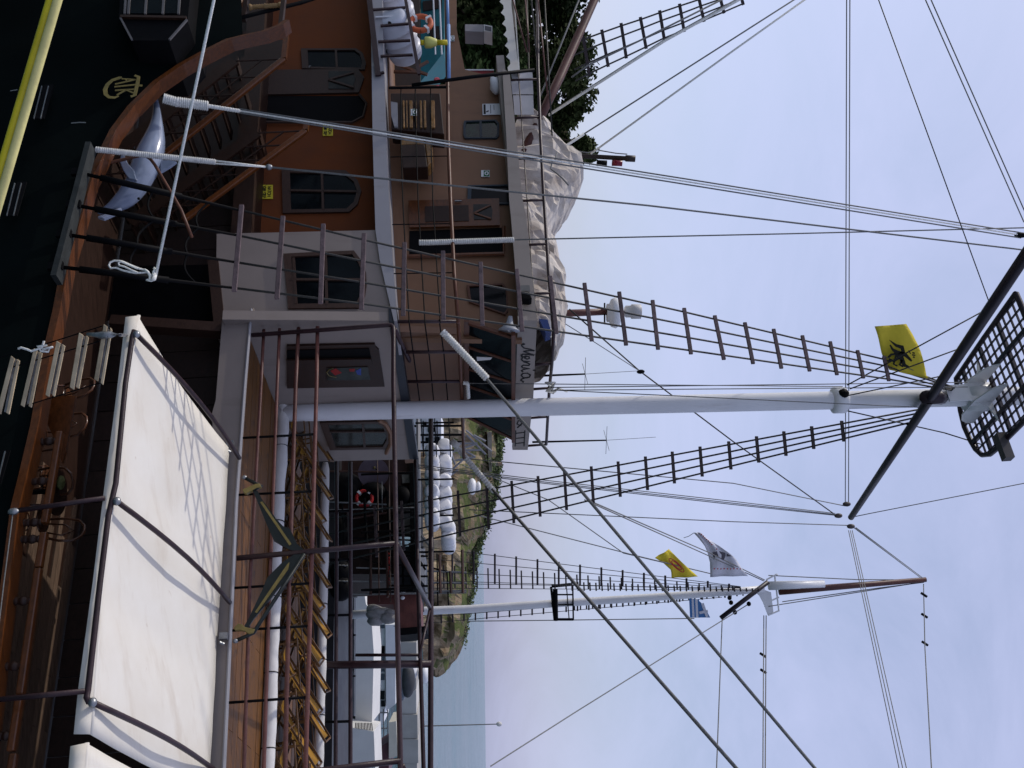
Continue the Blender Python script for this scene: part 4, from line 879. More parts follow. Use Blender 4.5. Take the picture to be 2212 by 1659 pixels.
for k, x0, x1, y0, y1, o_, lab in (('c3', 1900, 2040, 1440, 1548, WW-.03, 'green and white lifebuoy sign on the brown wheelhouse wall'), ('c3', 732, 832, 425, 530, 4.02, 'green and white lifejacket sign on the wooden locker'), ('c2', 1385, 1455, 590, 678, WW-.03, 'small green safety sign near the blue tube')):
    t = plate('safety_sign', k, [(x0, y0), (x1, y0), (x1, y1), (x0, y1)], o_, white, lab)
    MB().prism(Sq(k, [(x0+(x1-x0)*.3, y0+6), (x1-5, y0+6), (x1-5, y1-6), (x0+(x1-x0)*.3, y1-6)], o_-.004), MX*.004).build('green_field', grn, t)
    cx, cy = x0+(x1-x0)*.64, (y0+y1)/2; rr = (y1-y0)*.24
    MB().tube([S(*q(k, cx+rr*math.cos(a), cy+rr*math.sin(a)), o_-.008) for a in [i*.5236 for i in range(13)]], .014, 5, False).build('ring_symbol', white, t)
t = plate('notice_board', 'c3', [(1920, 340), (2212, 335), (2225, 515), (1925, 522)], WW-.03, white, 'white notice with black heading on the brown wall')
for x, y0, y1, w_ in ((1955, 350, 508, .05), (2055, 355, 500, .012), (2110, 360, 440, .01)): strokes(t, 'c3', [[(x, y0), (x+4, y1)]], WW-.034, w_, lt)
strokes(t, 'c3', [[(1985, 475), (2025, 455)]], WW-.034, .03, lt)
# ------------------------------------------------------------------ things on the bridge walkway
crw = M('golden_varnished_wood', (.30, .15, .04), .28, .4, 2, .1, stretch=(1, 8, 8), rot=AR, coat=.5)
lk = thing('wooden_locker', S(*q('c3', 420, 500), 4.2), 'tall varnished wooden locker with slatted front on the bridge walkway', 'locker')
MB().prism(Sq('c3', [(400, 160), (1220, 160), (1285, 840), (410, 760)], 4.12), MX*.45).build('case', varnd, lk, bev=.02)
for i, (x, w_) in enumerate(((610, 30), (660, 26), (730, 55), (810, 25), (895, 35), (960, 40), (1090, 70))):
    MB().prism(Sq('c3', [(x-w_/2, 280), (x+w_/2, 280), (x+w_/2+10, 730), (x-w_/2+10, 730)], 4.07), MX*.04).build('slat', crw, lk, bev=.01)
MB().prism(Sq('c3', [(400, 300), (510, 320), (520, 720), (460, 715), (410, 540)], 4.06), MX*.05).build('base_board', greyw, lk)
bx = thing('wooden_chest', S(*q('c3', 570, 1150), 4.2), 'plain brown wooden chest with pale lid beside the slatted locker', 'chest')
MB().prism(Sq('c3', [(560, 1020), (960, 1005), (1010, 1385), (600, 1400)], 4.1), MX*.4).build('case', varnd, bx, bev=.015)
MB().prism(Sq('c3', [(575, 895), (950, 930), (960, 1003), (560, 1018)], 4.2), MX*.5).build('side_panel', crw, bx, bev=.01)
MB().prism(Sq('c3', [(960, 920), (1080, 950), (1100, 1180), (1085, 1300), (1012, 1370)], 4.25), MX*.35).build('lid', crw, bx, bev=.02)
wr = M('raft_shell', (.62, .63, .69), .4, .06, 1.5, .05)
def raft(c0, ax, r, ln, lab, m=wr, nm='life_raft', grp='white life raft canisters', n=20, cat='life raft'):
    t = thing(nm, c0-V((0, 0, r)), lab, cat, grp)
    pr = [(-1, .55), (-.97, .75), (-.86, .93), (-.7, 1), (-.5, 1), (-.48, 1.06), (-.4, 1.06), (-.38, 1), (-.05, 1), (-.04, 1.07), (.04, 1.07), (.05, 1), (.38, 1), (.4, 1.06), (.48, 1.06), (.5, 1), (.7, 1), (.86, .93), (.97, .75), (1, .55)]
    MB().tube([c0+ax*(ln/2*x) for x, _ in pr], [r*k_ for _, k_ in pr], n).build('shell', m, t, smooth=True)
    return t
rad = .40
for (x, y), lab in (((440, 10), 'upper white life raft canister in the dark rack'), ((545, 620), 'lower white life raft canister in the dark rack')):
    c0 = S(*q('c2', x, y), 4.1+.3); t = raft(c0, (MX*.95+AX*.1+UX*.25).normalized(), rad, 1.25, lab)
    f = c0-(MX*.95+UX*.25)*.63
    MB().beam(f+UX*.02-UX*rad*.9, f+UX*rad*.9, .05, .03).build('strap', white, t); MB().box(f-UX*.02+AX*.22, AX*.04, MX*.02, UX*.04).build('drain_plug', black, t)
rk = thing('raft_rack', S(840, 60, 3.8), 'dark brown rack of bars holding the life rafts', 'rack')
for a, c, w_ in (((90, 165), (640, 125), .045), ((230, 432), (690, 395), .045), ((190, 695), (725, 672), .045), ((230, 935), (765, 910), .045), ((635, -60), (870, 1235), .07), ((40, -60), (190, 1255), .12), ((150, 1240), (290, 1200), .05)):
    MB().beam(S(*q('c2', *a), 3.78), S(*q('c2', *c), 3.78), w_, .05, MX).build('bar', pipe, rk)
bu = thing('rescue_light', S(910, 92, 3.7), 'yellow floating rescue light standing by the life rafts', 'rescue light')
P = lambda x: S(*q('c2', x, 705), 3.72)
MB().tube([P(890), P(960)], .058, 14).build('foot_tube', yellow, bu, smooth=True); MB().tube([P(960), P(975), P(1060), P(1165), P(1170)], [.1, .125, .125, .075, .06], 16).build('float', M('pale_yellow_plastic', (.60, .58, .16), .5, .1), bu, smooth=True)
MB().tube([P(1168), P(1335), P(1340)], [.058, .058, .03], 14).build('lamp_tube', yellow, bu, smooth=True)
lb = thing('lifebuoy', S(914, 48, 3.9), 'orange lifebuoy hanging behind the life rafts', 'lifebuoy')
c0 = S(*q('c2', 890, 360), 4.0)
MB().tube([c0+(AX*math.cos(a)+UX*math.sin(a))*.24+MX*.05 for a in [i*math.pi/12 for i in range(25)]], .065, 10, False).build('ring', M('lifebuoy_orange', (.60, .13, .05), .6, .15), lb, smooth=True)
for a in (.6, 2.2, 3.7, 5.3): MB().box(c0+(AX*math.cos(a)+UX*math.sin(a))*.24+MX*.05, (AX*math.cos(a)+UX*math.sin(a))*.07, (UX*math.cos(a)-AX*math.sin(a))*.03, MX*.07).build('band', white, lb)
bt = thing('lit_rail_tube', S(968, 80, BO), 'light blue tube standing in for the lit top pipe of the bridge railing', 'tube')  # blue tube paints the light caught by the railing's top pipe
MB().tube([S(*q('c2', x, y), BO-.05) for x, y in ((1325, -150), (1340, 0), (1352, 400))], .034, 10).build('tube_upper', M('lit_rail_blue', (.20, .34, .62), .45, .12), bt, smooth=True)
MB().tube([S(*q('c2', x, y), BO-.06) for x, y in ((1358, 415), (1360, 700), (1364, 1310))], .042, 10).build('tube_lower', MAT['lit_rail_blue'], bt, smooth=True)
pk = thing('pink_cloth', S(*q('c2', 1170, 1400), 3.9), 'small pink cloth tied on the bridge railing', 'cloth')
MB().ball(S(*q('c2', 1165, 1320), 3.9), AX*.06, MX*.05, UX*.07, 9, 6).ball(S(*q('c2', 1180, 1440), 3.9), AX*.04, MX*.04, UX*.05, 9, 6).build('knot', M('pink_fabric', (.62, .12, .13), .8, .2), pk, smooth=True)
# shelter aft of the wheelhouse
sh_ = thing('scalloped_canopy', S(1100, 80, 4.4), 'white canopy with scalloped lower edge at the aft shelter', 'canopy')
sc2 = [(375, -260), (372, 45), (432, 585), (345, 590)]; n = 9
for i in range(n):
    y1 = 560-i*(820/n); xx_ = 345-(560-y1)*.12
    sc2 += [(xx_-6, y1), (xx_+18, y1-820/n*.35), (xx_+14, y1-820/n*.7)]
MB().prism(Sq('b3', sc2, 4.42), MX*.01).build('valance', canvas, sh_)
a, c = Sq('b3', [(430, 585), (372, -260)], 4.42)
MB().prism([a, c, c+MX*2.6+UX*.1, a+MX*2.6+UX*.1], UX*.03).build('top_sheet', canvas, sh_)
ds = thing('canvas_dodger', S(1128, 200, 4.6), 'pale canvas screen laced to the roof railing aft', 'screen')
for x0, x1, y0, y1 in ((365, 545, 600, 655), (368, 548, 668, 780), (385, 552, 790, 950)):
    MB().prism(Sq('b3', [(x0, y0), (x1, y0), (x1+6, y1), (x0+12, y1)], 4.62), MX*.012).build('panel', M('pale_screen', (.50, .49, .50), .8, .08, 2, .2) if 'pale_screen' not in MAT else MAT['pale_screen'], ds)
wb = thing('white_sack', S(1070, 185, 4.7), 'white plastic sack hanging under the roof edge', 'sack'); c0 = S(*q('b3', 240, 705), 4.75)
b = MB(); b.ball(c0, AX*.22, MX*.18, UX*.14, 14, 10); b.v = [p+V((1, 1, 1))*.05*mnoise.noise(p*7) for p in b.v]; b.build('bag', white, wb, smooth=True)
gb = thing('grey_cabinet', S(*q('c2', 1850, 470), 5.6), 'grey equipment cabinet with framed end under the canopy', 'cabinet')
MB().prism(Sq('c2', [(1630, 400), (1940, 405), (1940, 530), (1630, 515)], 5.4), MX*.4).build('case', greyw, gb, bev=.01); MB().prism(Sq('c2', [(1945, 405), (2085, 430), (2085, 540), (1945, 510)], 5.38), MX*.4).build('end_panel', white, gb); MB().prism(Sq('c2', [(1960, 425), (2070, 448), (2070, 518), (1960, 495)], 5.37), MX*.01).build('screen', M('dull_screen', (.12, .12, .15), .4), gb)
rd_ = thing('red_board', S(*q('c2', 1870, 1250), 5.2), 'red board with white top edge beside the wheelhouse wall', 'board')
MB().prism(Sq('c2', [(1615, 1165), (2110, 1165), (2110, 1250), (2000, 1380)], 5.1), MX*.05).build('panel', M('red_paint', (.28, .015, .02), .5, .2), rd_); MB().prism(Sq('c2', [(1612, 1148), (2112, 1148), (2112, 1166), (1612, 1166)], 5.08), MX*.07).build('white_edge', white, rd_)
# loudhailer, floodlight, radar, aerials
hn = thing('loudhailer_horn', FR(1100, 690, cN-.2), 'grey loudhailer horn under the name board', 'loudspeaker')
hc0 = FR(*q('c4', 1830, 270), cN-.1); hc1 = FR(*q('c4', 1810, 500), cN+.15)
MB().tube([hc0, hc0.lerp(hc1, .5), hc0.lerp(hc1, .8), hc1, hc1+(hc1-hc0)*.04], [.04, .07, .14, .21, .21], 18).build('horn', M('horn_grey', (.36, .38, .42), .5, .1), hn, smooth=True); MB().ball(hc1, AX*.03, MX*.03, UX*.03).build('driver', white, hn)
fl = thing('floodlight', S(1128, 640, 4.2), 'black floodlight bolted to the beige roof edge', 'floodlight')
MB().prism(Sq('e6', [(455, 130), (600, 135), (645, 250), (600, 268), (470, 262)], 4.1), MX*.2).build('housing', black, fl, bev=.02); MB().prism(Sq('e6', [(435, 35), (600, 30), (612, 125), (455, 128)], 4.12), MX*.02).build('hood', M('hood_grey', (.22, .21, .19), .5), fl)
rm = thing('radar_mast', S(1162, 679, 6), 'maroon pole carrying a white radar dome above the roof', 'radar'); RD = 6.2
MB().tube([S(1150, 680, RD), S(1313, 673, RD)], [.085, .075], 14).build('pole', MAT['boom_paint'], rm, smooth=True)
MB().tube([S(x, 676, RD) for x in (1311, 1316, 1320, 1330, 1338, 1342)], [.2, .2, .3, .34, .28, .1], 20).build('radar_dome', white, rm, smooth=True)
MB().tube([S(x, 673, RD) for x in (1349, 1352, 1362, 1364, 1384, 1386)], [.1, .13, .13, .16, .16, .08], 16).build('horn_lamp', M('lamp_white', (.6, .58, .55), .5), rm, smooth=True)
MB().tube([S(1342, 676, RD), S(1352, 673, RD)], .03, 8).build('stem', black, rm); MB().tube([S(1306, 655, RD), S(1306, 700, RD)], .02, 6).build('bracket', black, rm)
for (X, Y, X2, lab) in ((1158, 812, 1264, 'thin black whip aerial with crossed rods beside the mast'), (1150, 955, 1310, 'thin whip aerial with crossed rods right of the mast')):
    t = thing('whip_aerial', FR(X, Y, cN-.8), lab, 'aerial', 'whip aerials on the wheelhouse roof'); a = FR(X, Y, cN-.8); c = FR(X2, Y-4, cN-.8)
    MB().tube([a, c], [.028, .02], 7).build('base_rod', black, t, smooth=True); MB().tube([c, c+UX*1.3], .006, 5).build('whip', ropeg, t)
    MB().tube([c-AX*.2-MX*.4, c+AX*.2+MX*.4], .006, 5).build('cross_rod', wire, t); MB().tube([c-AX*.4+MX*.2, c+AX*.4-MX*.2], .006, 5).build('cross_rod', wire, t)
# tarpaulin heap on the roof
tarp = M('stained_tarpaulin', (.55, .45, .36), .75, .35, 1.6, .7, c2=(.80, .74, .66))
tp_ = thing('tarpaulin', SH(toS(S(1150, 520, 6)).x, 6, HR), 'crumpled beige tarpaulin covering gear on the wheelhouse roof', 'tarpaulin')
prof = [(283, 1158, 1170), (300, 1142, 1190), (320, 1130, 1225), (338, 1126, 1254), (365, 1126, 1258), (395, 1128, 1252), (420, 1128, 1234), (445, 1130, 1215), (470, 1132, 1196), (500, 1135, 1185), (530, 1138, 1200), (565, 1140, 1210), (600, 1143, 1218), (640, 1146, 1222), (680, 1150, 1221), (715, 1155, 1214), (738, 1165, 1200), (746, 1172, 1190)]
rows = []
rt_ = random.Random(21)
for i in range(len(prof)*3-2):
    k = i/3; a = prof[int(k)]; c = prof[min(int(k)+1, len(prof)-1)]; f = k-int(k)
    Y, xb, xt = (a[j]+(c[j]-a[j])*f for j in range(3)); zb = toS(S(xb, Y, 5.6)).z; zt = toS(S(xt, Y, 5.9)).z; s_ = toS(S(xt, Y, 5.9)).x; r = []
    for j in range(19):
        a_ = math.pi*j/18; oo_ = 6.2-1.15*math.cos(a_); hh = zb+(zt-zb)*math.sin(a_)**.55
        p = SH(s_, oo_, hh); nn = mnoise.noise(V((s_*1.3, oo_*1.3, hh*1.6)))*.16-abs(mnoise.noise(V((s_*2.4+hh*1.8, oo_*1.6, hh*.6))))*.2+rt_.uniform(-.045, .045)
        p = p+AX*rt_.uniform(-.05, .05)
        r.append(p+NO*nn*1.2+UX*((nn*.5+.04)*math.sin(a_)-.22*(1-math.sin(a_))**2))
    rows.append(r)
MB().grid(rows).build('sheet', tarp, tp_, smooth=False)
MB().tube([S(x, y, 5.0) for x, y in [(1203, 330), (1200, 345), (1192, 350), (1190, 365), (1200, 372), (1215, 385), (1228, 400)]], .02, 6).build('lashing', ropeg, tp_, smooth=True)
MB().tube([S(x, y, 5.0) for x, y in [(1215, 715), (1205, 722), (1196, 718), (1190, 728), (1200, 740)]], .018, 6).build('lashing', rope, tp_, smooth=True)
MB().prism(Sq('e6', [(760, 590), (900, 600), (960, 800), (870, 830)], 5.0), MX*.3).build('blue_drum', M('blue_plastic', (.03, .07, .25), .5, .15), tp_)
wn_ = thing('winch', FR(1185, 832, cN-.05), 'rope bundle lashed to the roof rail beside the mast', 'rope')
for i in range(4): MB().tube([FR(*p, cN+.02+i*.02) for p in [(1178+i*2, 826), (1190+i*3, 835-i*3), (1180+i*4, 845), (1195+i*5, 850-i*4), (1205, 838), (1225, 846)]], .02, 6).build('turn', rope, wn_, smooth=True)
pd = thing('pole_head', S(1230, 338, 7.4), 'dark signal pole with ropes and a red lamp left of the tarpaulin', 'pole')
MB().tube([S(x, y, 7.4) for x, y in [(1130, 330), (1240, 336), (1350, 342), (1352, 342), (1372, 343)]], [.06, .06, .06, .085, .085], 12).build('pole', M('pole_brown', (.03, .02, .015), .5), pd, smooth=True)
for x, m_ in ((1300, black), (1333, M('red_lamp', (.25, .01, .03), .3))): MB().tube([S(x-11, 352, 7.4), S(x+11, 353, 7.4)], .075, 10).build('lamp', m_, pd, smooth=True)
MB().tube([S(x, y, 7.3) for x, y in [(1245, 326), (1270, 330), (1290, 324), (1330, 331), (1355, 333)]], .015, 6).build('cable', ropeg, pd)
# ------------------------------------------------------------------ flags
def cloth(rows, amp=.03, seed=0):
    return [[p+V((0, -1, 0))*amp*math.sin(j*1.1+i*.7+seed)+V((0, -1, 0))*amp*1.5*mnoise.noise(p*1.1+V((seed, 0, 0))) for j, p in enumerate(r)] for i, r in enumerate(rows)]
def sheet(L_, Rr, d, n=10, m=8):
    return [[B(*(lambda a, c: (a[0]+(c[0]-a[0])*j/m, a[1]+(c[1]-a[1])*j/m))(lin(L_, i/n), lin(Rr, i/n)), d) for j in range(m+1)] for i in range(n+1)]
fy = M('yellow_flag_cloth', (.78, .62, .05), .8, .12, 2, .2); fw = M('white_flag_cloth', (.68, .68, .73), .8, .06, 2, .2); fb = M('blue_flag_cloth', (.07, .20, .45), .8, .12)
ink = M('flag_ink_black', (.02, .02, .015), .8, .1); inr = M('flag_ink_red', (.45, .03, .04), .8, .1)
f1 = thing('yellow_flag', B(1960, 800, 21.0), 'yellow flag with black double headed eagle flying left of the white mast', 'flag')
Lq = [q('b6', *p) for p in ((970, 772), (1000, 870), (1040, 1010), (1090, 1132))]; Rq = [q('b6', *p) for p in ((1230, 752), (1300, 850), (1350, 950), (1400, 1180), (1440, 1212))]
g = cloth(sheet(Lq, Rq, 21.0), .03); MB().grid(g).build('cloth', fy, f1, smooth=True, solid=.006)
def em6(pts, w): MB().ribbon([B(*q('b6', *p), 20.86) for p in pts], w, V((0, -1, 0)), .006).build('eagle_emblem', ink, f1)
for pts, w in (([(1095, 885), (1150, 930), (1200, 945), (1210, 985), (1170, 1010)], [.01, .06, .09, .1, .06]), ([(1100, 925), (1120, 960), (1150, 985), (1190, 1000), (1230, 1010), (1280, 1060)], [.03, .05, .09, .1, .08, .04]),
               ([(1085, 1030), (1110, 1005), (1150, 1000), (1170, 1040), (1130, 1060), (1090, 1045)], .05), ([(1180, 1000), (1200, 1050), (1220, 1095), (1260, 1110)], [.1, .1, .08, .03]), ([(1200, 1050), (1180, 1090), (1210, 1105)], .05), ([(1150, 1010), (1130, 1085), (1160, 1100)], .04),
               ([(1285, 990), (1305, 995)], .03), ([(1282, 1008), (1310, 1012)], .03), ([(1290, 1025), (1305, 1030)], .03), ([(1255, 970), (1270, 1000)], .02)): em6(pts, w)
MB().tube([B(*q('b6', 1040, 1012), 21), B(*q('b6', 1450, 1214), 21), B(*q('b6', 1560, 1240), 21)], .008, 5).build('flag_line', ropeg, f1)
# ------------------------------------------------------------------ second ship moored behind
D2 = 36.0
s2_ = thing('moored_ship', B(760, 1320, D2), 'dark wooden ship moored behind with a slimmer white mast', 'ship')
mc = [(700, 1332), (850, 1322), (1008, 1316), (1190, 1304), (1400, 1291), (1584, 1278), (1650, 1272)]
MB().tube([B(*p, D2) for p in mc], [.155, .15, .145, .14, .14, .135, .13], 16).build('mast', white, s2_, smooth=True)
MB().tube([B(*q('b7', x, 1160-(x-300)*.03), D2) for x in (270, 500, 505, 690)], [.16, .16, .15, .15], 16).build('topmast_doubling', white, s2_, smooth=True)
MB().tube([B(1683, 1278, D2), B(1780, 1270, D2), B(2000, 1252, D2)], [.13, .12, .09], 12).build('topmast', MAT['boom_paint'], s2_, smooth=True)
MB().tube([B(1659, 1257, D2-.3), B(1557, 1335, D2-.6), B(1500, 1379, D2-.7)][:2], .085, 10).build('small_yard', MAT['yard_paint'], s2_, smooth=True)
MB().prism([B(*q('e8', x, y), D2) for x, y in ((1740, 1085), (1900, 1050), (2010, 1090), (2050, 1430), (1960, 1470), (1880, 1260), (1820, 1150))], V((0, .06, 0))).build('spreader', white, s2_)
for a, c in (((2070, 810), (2140, 1400)), ((1930, 880), (2100, 790)), ((1960, 1470), (2150, 1390)), ((2030, 1220), (2140, 1170)), ((2100, 790), (2120, 800))): MB().tube([B(*q('e8', *a), D2), B(*q('e8', *c), D2)], .03, 6).build('spreader_rod', white, s2_)
for x, y in ((1320, 1180), (1345, 1260), (1640, 1280), (1410, 1420)): MB().ball(B(*q('e8', x, y), D2-.3), V((.09, 0, 0)), V((0, .09, 0)), V((0, 0, .08))).build('deck_lamp', black, s2_)
pt = part('mast_platform', s2_, B(1210, 1300, D2))
for a, c, r in (((700, 720), (730, 1000), .045), ((880, 710), (885, 995), .03), ((705, 715), (865, 700), .06), ((735, 740), (740, 1000), .09), ((755, 785), (880, 785), .03), ((760, 870), (880, 868), .03), ((745, 990), (885, 990), .05), ((830, 740), (850, 990), .02)):
    MB().tube([B(*q('b5', *a), D2-.2), B(*q('b5', *c), D2-.2)], r, 7).build('bar', black, pt)
la = part('shroud_ladder', s2_, B(1000, 1220, D2-1)); lb_ = part('shroud_ladder', s2_, B(1000, 1340, D2+1))
La = lambda X, f: (1175+(X-880)*.128)*(1-f)+(1262+(X-880)*.012)*f
Lb = lambda X, f: (1322-(X-880)*.068)*(1-f)+(1350-(X-880)*.088)*f
for f in (.02, .32, .66, .97): MB().tube([B(X, La(X, f), D2-.8) for X in (850, 1100, 1400, 1600)], .013, 5).build('shroud', wire, la)
X = 885
while X < 1620:
    MB().tube([B(X, La(X, 0)-3, D2-.8), B(X, La(X, .95), D2-.8)], .04, 6).build('rung', MAT['dark_rung_paint'], la); X += 46
X = 862
while X < 1600:
    MB().tube([B(X, La(X, .48)-2, D2-.5), B(X+1, La(X, 1.02)+5, D2-.5)], .03, 6).build('rung', MAT['dark_rung_paint'], la); X += 24
for f in (0, .5, 1): MB().tube([B(X, Lb(X, f), D2+1) for X in (850, 1100, 1400, 1560)], .013, 5).build('shroud', wire, lb_)
X = 880
while X < 1580:
    MB().tube([B(X, Lb(X, -.1), D2+1), B(X, Lb(X, 1.1), D2+1)], .035, 6).build('rung', MAT['dark_rung_paint'], lb_); X += 24.5
X = 1235
while X < 1640:
    MB().tube([B(X, La(X, .80), D2-.6), B(X+1, La(X, 1.06)+7, D2-.6)], .03, 6).build('rung', MAT['dark_rung_paint'], la)
    MB().tube([B(X+6, Lb(X, -.15), D2+.8), B(X+6, Lb(X, 1.0), D2+.8)], .03, 6).build('rung', MAT['dark_rung_paint'], lb_); X += 13
for f in (.85, 1.05): MB().tube([B(X, La(X, f)+4, D2-.6) for X in (850, 1100, 1400, 1640)], .012, 5).build('shroud', wire, la)
for pts in ([(1000, 1005, D2-2), (1185, 1080, D2-2), (1347, 1195, D2-1), (1530, 1238, D2)], [(1263, 1080, 26), (1525, 1198, D2-1), (1650, 1255, D2)], [(1281, 1085, 26), (1530, 1193, D2-1), (1652, 1253, D2)], [(1024, 1111, D2-2), (1373, 1200, D2-1), (1534, 1239, D2)],
            [(1620, 1303, D2), (1245, 1537, D2-6), (1060, 1655, D2-9)], [(1650, 1330, D2), (1648, 1659, D2-7)], [(1655, 1330, D2), (1653, 1659, D2-7)], [(1560, 1338, D2), (1548, 1659, D2-7)], [(1995, 1262, D2), (1998, 1400, D2-3), (2012, 1659, D2-8)], [(1660, 1243, D2), (1850, 1252, D2), (1998, 1253, D2)], [(1660, 1310, D2), (1850, 1280, D2), (1996, 1257, D2)], [(1690, 1300, D2), (1900, 1270, D2), (1996, 1258, D2)], [(1009, 1342, D2), (1190, 1340, D2), (1500, 1336, D2)]):
    MB().tube([B(*p) for p in pts], .019, 5).build('stay', ropeg, s2_)
for X, Y in ((1996, 1285), (1997, 1330), (1998, 1390), (1648, 1415), (1649, 1450)): MB().tube([B(X-6, Y-4, D2-1), B(X+6, Y+4, D2-1)], .05, 6).build('chafe_gear', black, s2_)
# its hull and superstructure seen through the railings
h2 = M('second_hull', (.02, .018, .02), .5, .4, 2, .1); AX2 = V((.9, -.43, 0)); MX2 = V((.43, .9, 0)); Z = V((0, 0, 1))
c0 = B(700, 1150, 31.5); c0.z = 0
def S2(X, Y, o=0): return plane(X, Y, c0+MX2*o, MX2)
MB().prism([S2(600, 960), S2(600, 1700), S2(716, 1700), S2(722, 1300), S2(728, 1100), S2(735, 960)], MX2*4.5).build('hull', h2, s2_)
wd2 = M('second_ship_wood', (.07, .03, .022), .5, .4, 3, .2)
MB().prism([S2(726, 985, .6), S2(884, 985, .6), S2(890, 1100, .6), S2(726, 1100, .6)], MX2*3).build('cabin', wd2, s2_)
MB().prism([S2(726, 1100, 1.2), S2(850, 1100, 1.2), S2(856, 1240, 1.2), S2(726, 1240, 1.2)], MX2*3).build('cabin_aft', MAT['saloon_boards'], s2_)
MB().prism([S2(884, 960, .2), S2(897, 960, .2), S2(900, 1260, .2), S2(887, 1260, .2)], MX2*4).build('cabin_roof', black, s2_)
MB().tube([S2(*q('c6', 1220, 380), .3), S2(*q('c6', 1220, 380), .25)], .5, 28).build('round_panel', M('mauve_panel', (.16, .12, .15), .5), s2_)
MB().tube(FRq('c6', [(0, 0), (1, 1)], SC) if False else [S2(*q('c6', x, y), .22) for x, y in ((1030, 195), (1090, 215), (1140, 260), (1230, 295), (1290, 335))], .02, 5).build('cable', black, s2_)
MB().ball(S2(*q('c6', 1235, 295), .2), V((.05, 0, 0)), V((0, .05, 0)), V((0, 0, .05))).build('brass_boss', gold, s2_)
for pts in ([(1690, 410), (1890, 400), (1885, 540), (1700, 550)], [(1700, 1150), (1845, 1140), (1845, 1410), (1690, 1410)], [(1610, 1240), (1670, 1200), (1670, 1400), (1610, 1410)]):
    MB().prism([S2(*q('c6', x, y), .5) for x, y in pts], MX2*.02).build('window_pane', M('sky_lit_glass', (.35, .33, .29), .3, .4, 6), s2_) if 'sky_lit_glass' not in MAT else MB().prism([S2(*q('c6', x, y), .5) for x, y in pts], MX2*.02).build('window_pane', MAT['sky_lit_glass'], s2_)  # pale base colour imitates sky light on the panes
MB().prism([S2(*q('c7', x, y), .6) for x, y in ((1060, -60), (1500, -60), (1510, 600), (1090, 590))], MX2*2).build('grey_deckhouse', M('slate_panel', (.05, .06, .07), .5, .2, 3), s2_)
MB().prism([S2(*q('c7', x, y), .5) for x, y in ((1395, -20), (1520, -20), (1530, 590), (1400, 440))], MX2*.05).build('white_screen', white, s2_)
for y in (30, 95, 250, 430, 590):
    MB().tube([S2(*q('c7', 880, y), .1), S2(*q('c7', 1570, y+8), .1)], .035, 6).build('pipe_rail', black, s2_)
for y in (10, 30): pass
rp_ = M('brick_red_paint', (.16, .055, .045), .6, .3, 3, .2)
MB().prism([S2(*q('c7', x, y), .9) for x, y in ((560, 760), (1440, 720), (1460, 1320), (1040, 1320), (1000, 900), (560, 900))], MX2*1.5).build('red_cabin', rp_, s2_)
MB().prism([S2(*q('c7', x, y), .8) for x, y in ((1080, 1300), (1560, 1260), (1560, 1370), (1080, 1420))], MX2*1).build('dark_spar_rest', black, s2_)
for x, y, w_ in ((1160, 705, 30), (1150, 795, 40)): MB().ball(S2(*q('c7', x, y), .75), AX2*.06, MX2*.06, Z*.07).build('white_lamp', white, s2_)
for y in (100, 600, 1100): MB().tube([S2(780, 1000+y*.25, -.1), S2(905, 1000+y*.25-5, -.1)], .04, 6).build('stanchion', black, s2_)
for X in (815, 840): MB().tube([S2(X, 985, -.1), S2(X+4, 1300, -.1)], .02, 5).build('guard_rail', wd2, s2_)
K_ = 'c7'
for a, c, r_, m_, o_ in (((380, 295), (900, 312), .022, ropeg, .1), ((60, 515), (1000, 528), .025, ropeg, .1), ((60, 742), (2212, 705), .03, ropeg, .1), ((0, 790), (400, 780), .02, ropeg, .1), ((620, 0), (620, 745), .045, wd2, .05), ((890, 0), (905, 780), .045, wd2, .05), ((935, 330), (945, 720), .02, ropeg, .0), ((1150, 0), (1160, 590), .03, black, .3),
    ((1100, 600), (1370, 600), .05, black, .3), ((1085, 675), (1370, 668), .05, black, .3), ((1185, 600), (1185, 680), .03, black, .2), ((1325, 590), (1330, 680), .03, black, .2), ((380, 100), (800, 240), .03, black, .2), ((760, 60), (800, 260), .015, black, .2), ((640, 700), (1010, 700), .04, black, .1), ((1640, 300), (1880, 360), .03, black, .0), ((1400, 130), (1530, 330), .035, black, .1),
    ((1650, 20), (1660, 920), .025, black, .0), ((1720, 60), (1735, 920), .025, black, .0), ((1885, 340), (1912, 920), .025, black, .0), ((1640, 350), (2212, 372), .03, ropeg, .0), ((1640, 540), (2212, 545), .025, ropeg, .0), ((1640, 690), (2212, 672), .03, ropeg, .0), ((1760, 80), (1780, 720), .05, wd2, .0), ((1940, 360), (1955, 720), .05, wd2, .0), ((2140, 0), (2150, 720), .05, wd2, .0)):
    MB().tube([S2(*q(K_, *a), o_), S2(*q(K_, *c), o_)], r_, 6).build('frame_bar', m_, s2_)
for a, c, r_, m_ in (((380, 1000), (2212, 945), .02, ropeg), ((430, 860), (1450, 905), .025, steel), ((500, 355), (1900, 375), .035, wd2), ((860, 1140), (1450, 1040), .03, wd2), ((880, 1460), (1900, 1500), .03, black), ((900, 1290), (1380, 1100), .025, black), ((1450, 690), (1490, 1500), .05, black), ((1070, 800), (1110, 1540), .05, black), ((700, 900), (740, 1560), .03, black), ((1360, 520), (1365, 1030), .012, steel), ((1600, 1300), (1860, 1250), .03, black), ((1510, 1410), (1870, 1420), .05, black), ((1620, 1040), (1870, 1030), .04, black), ((1840, 1600), (2212, 1440), .03, black), ((1960, 1360), (2200, 1640), .05, ropeg)):
    MB().tube([S2(*q('c6', *a), .0), S2(*q('c6', *c), .0)], r_, 6).build('frame_bar', m_, s2_)
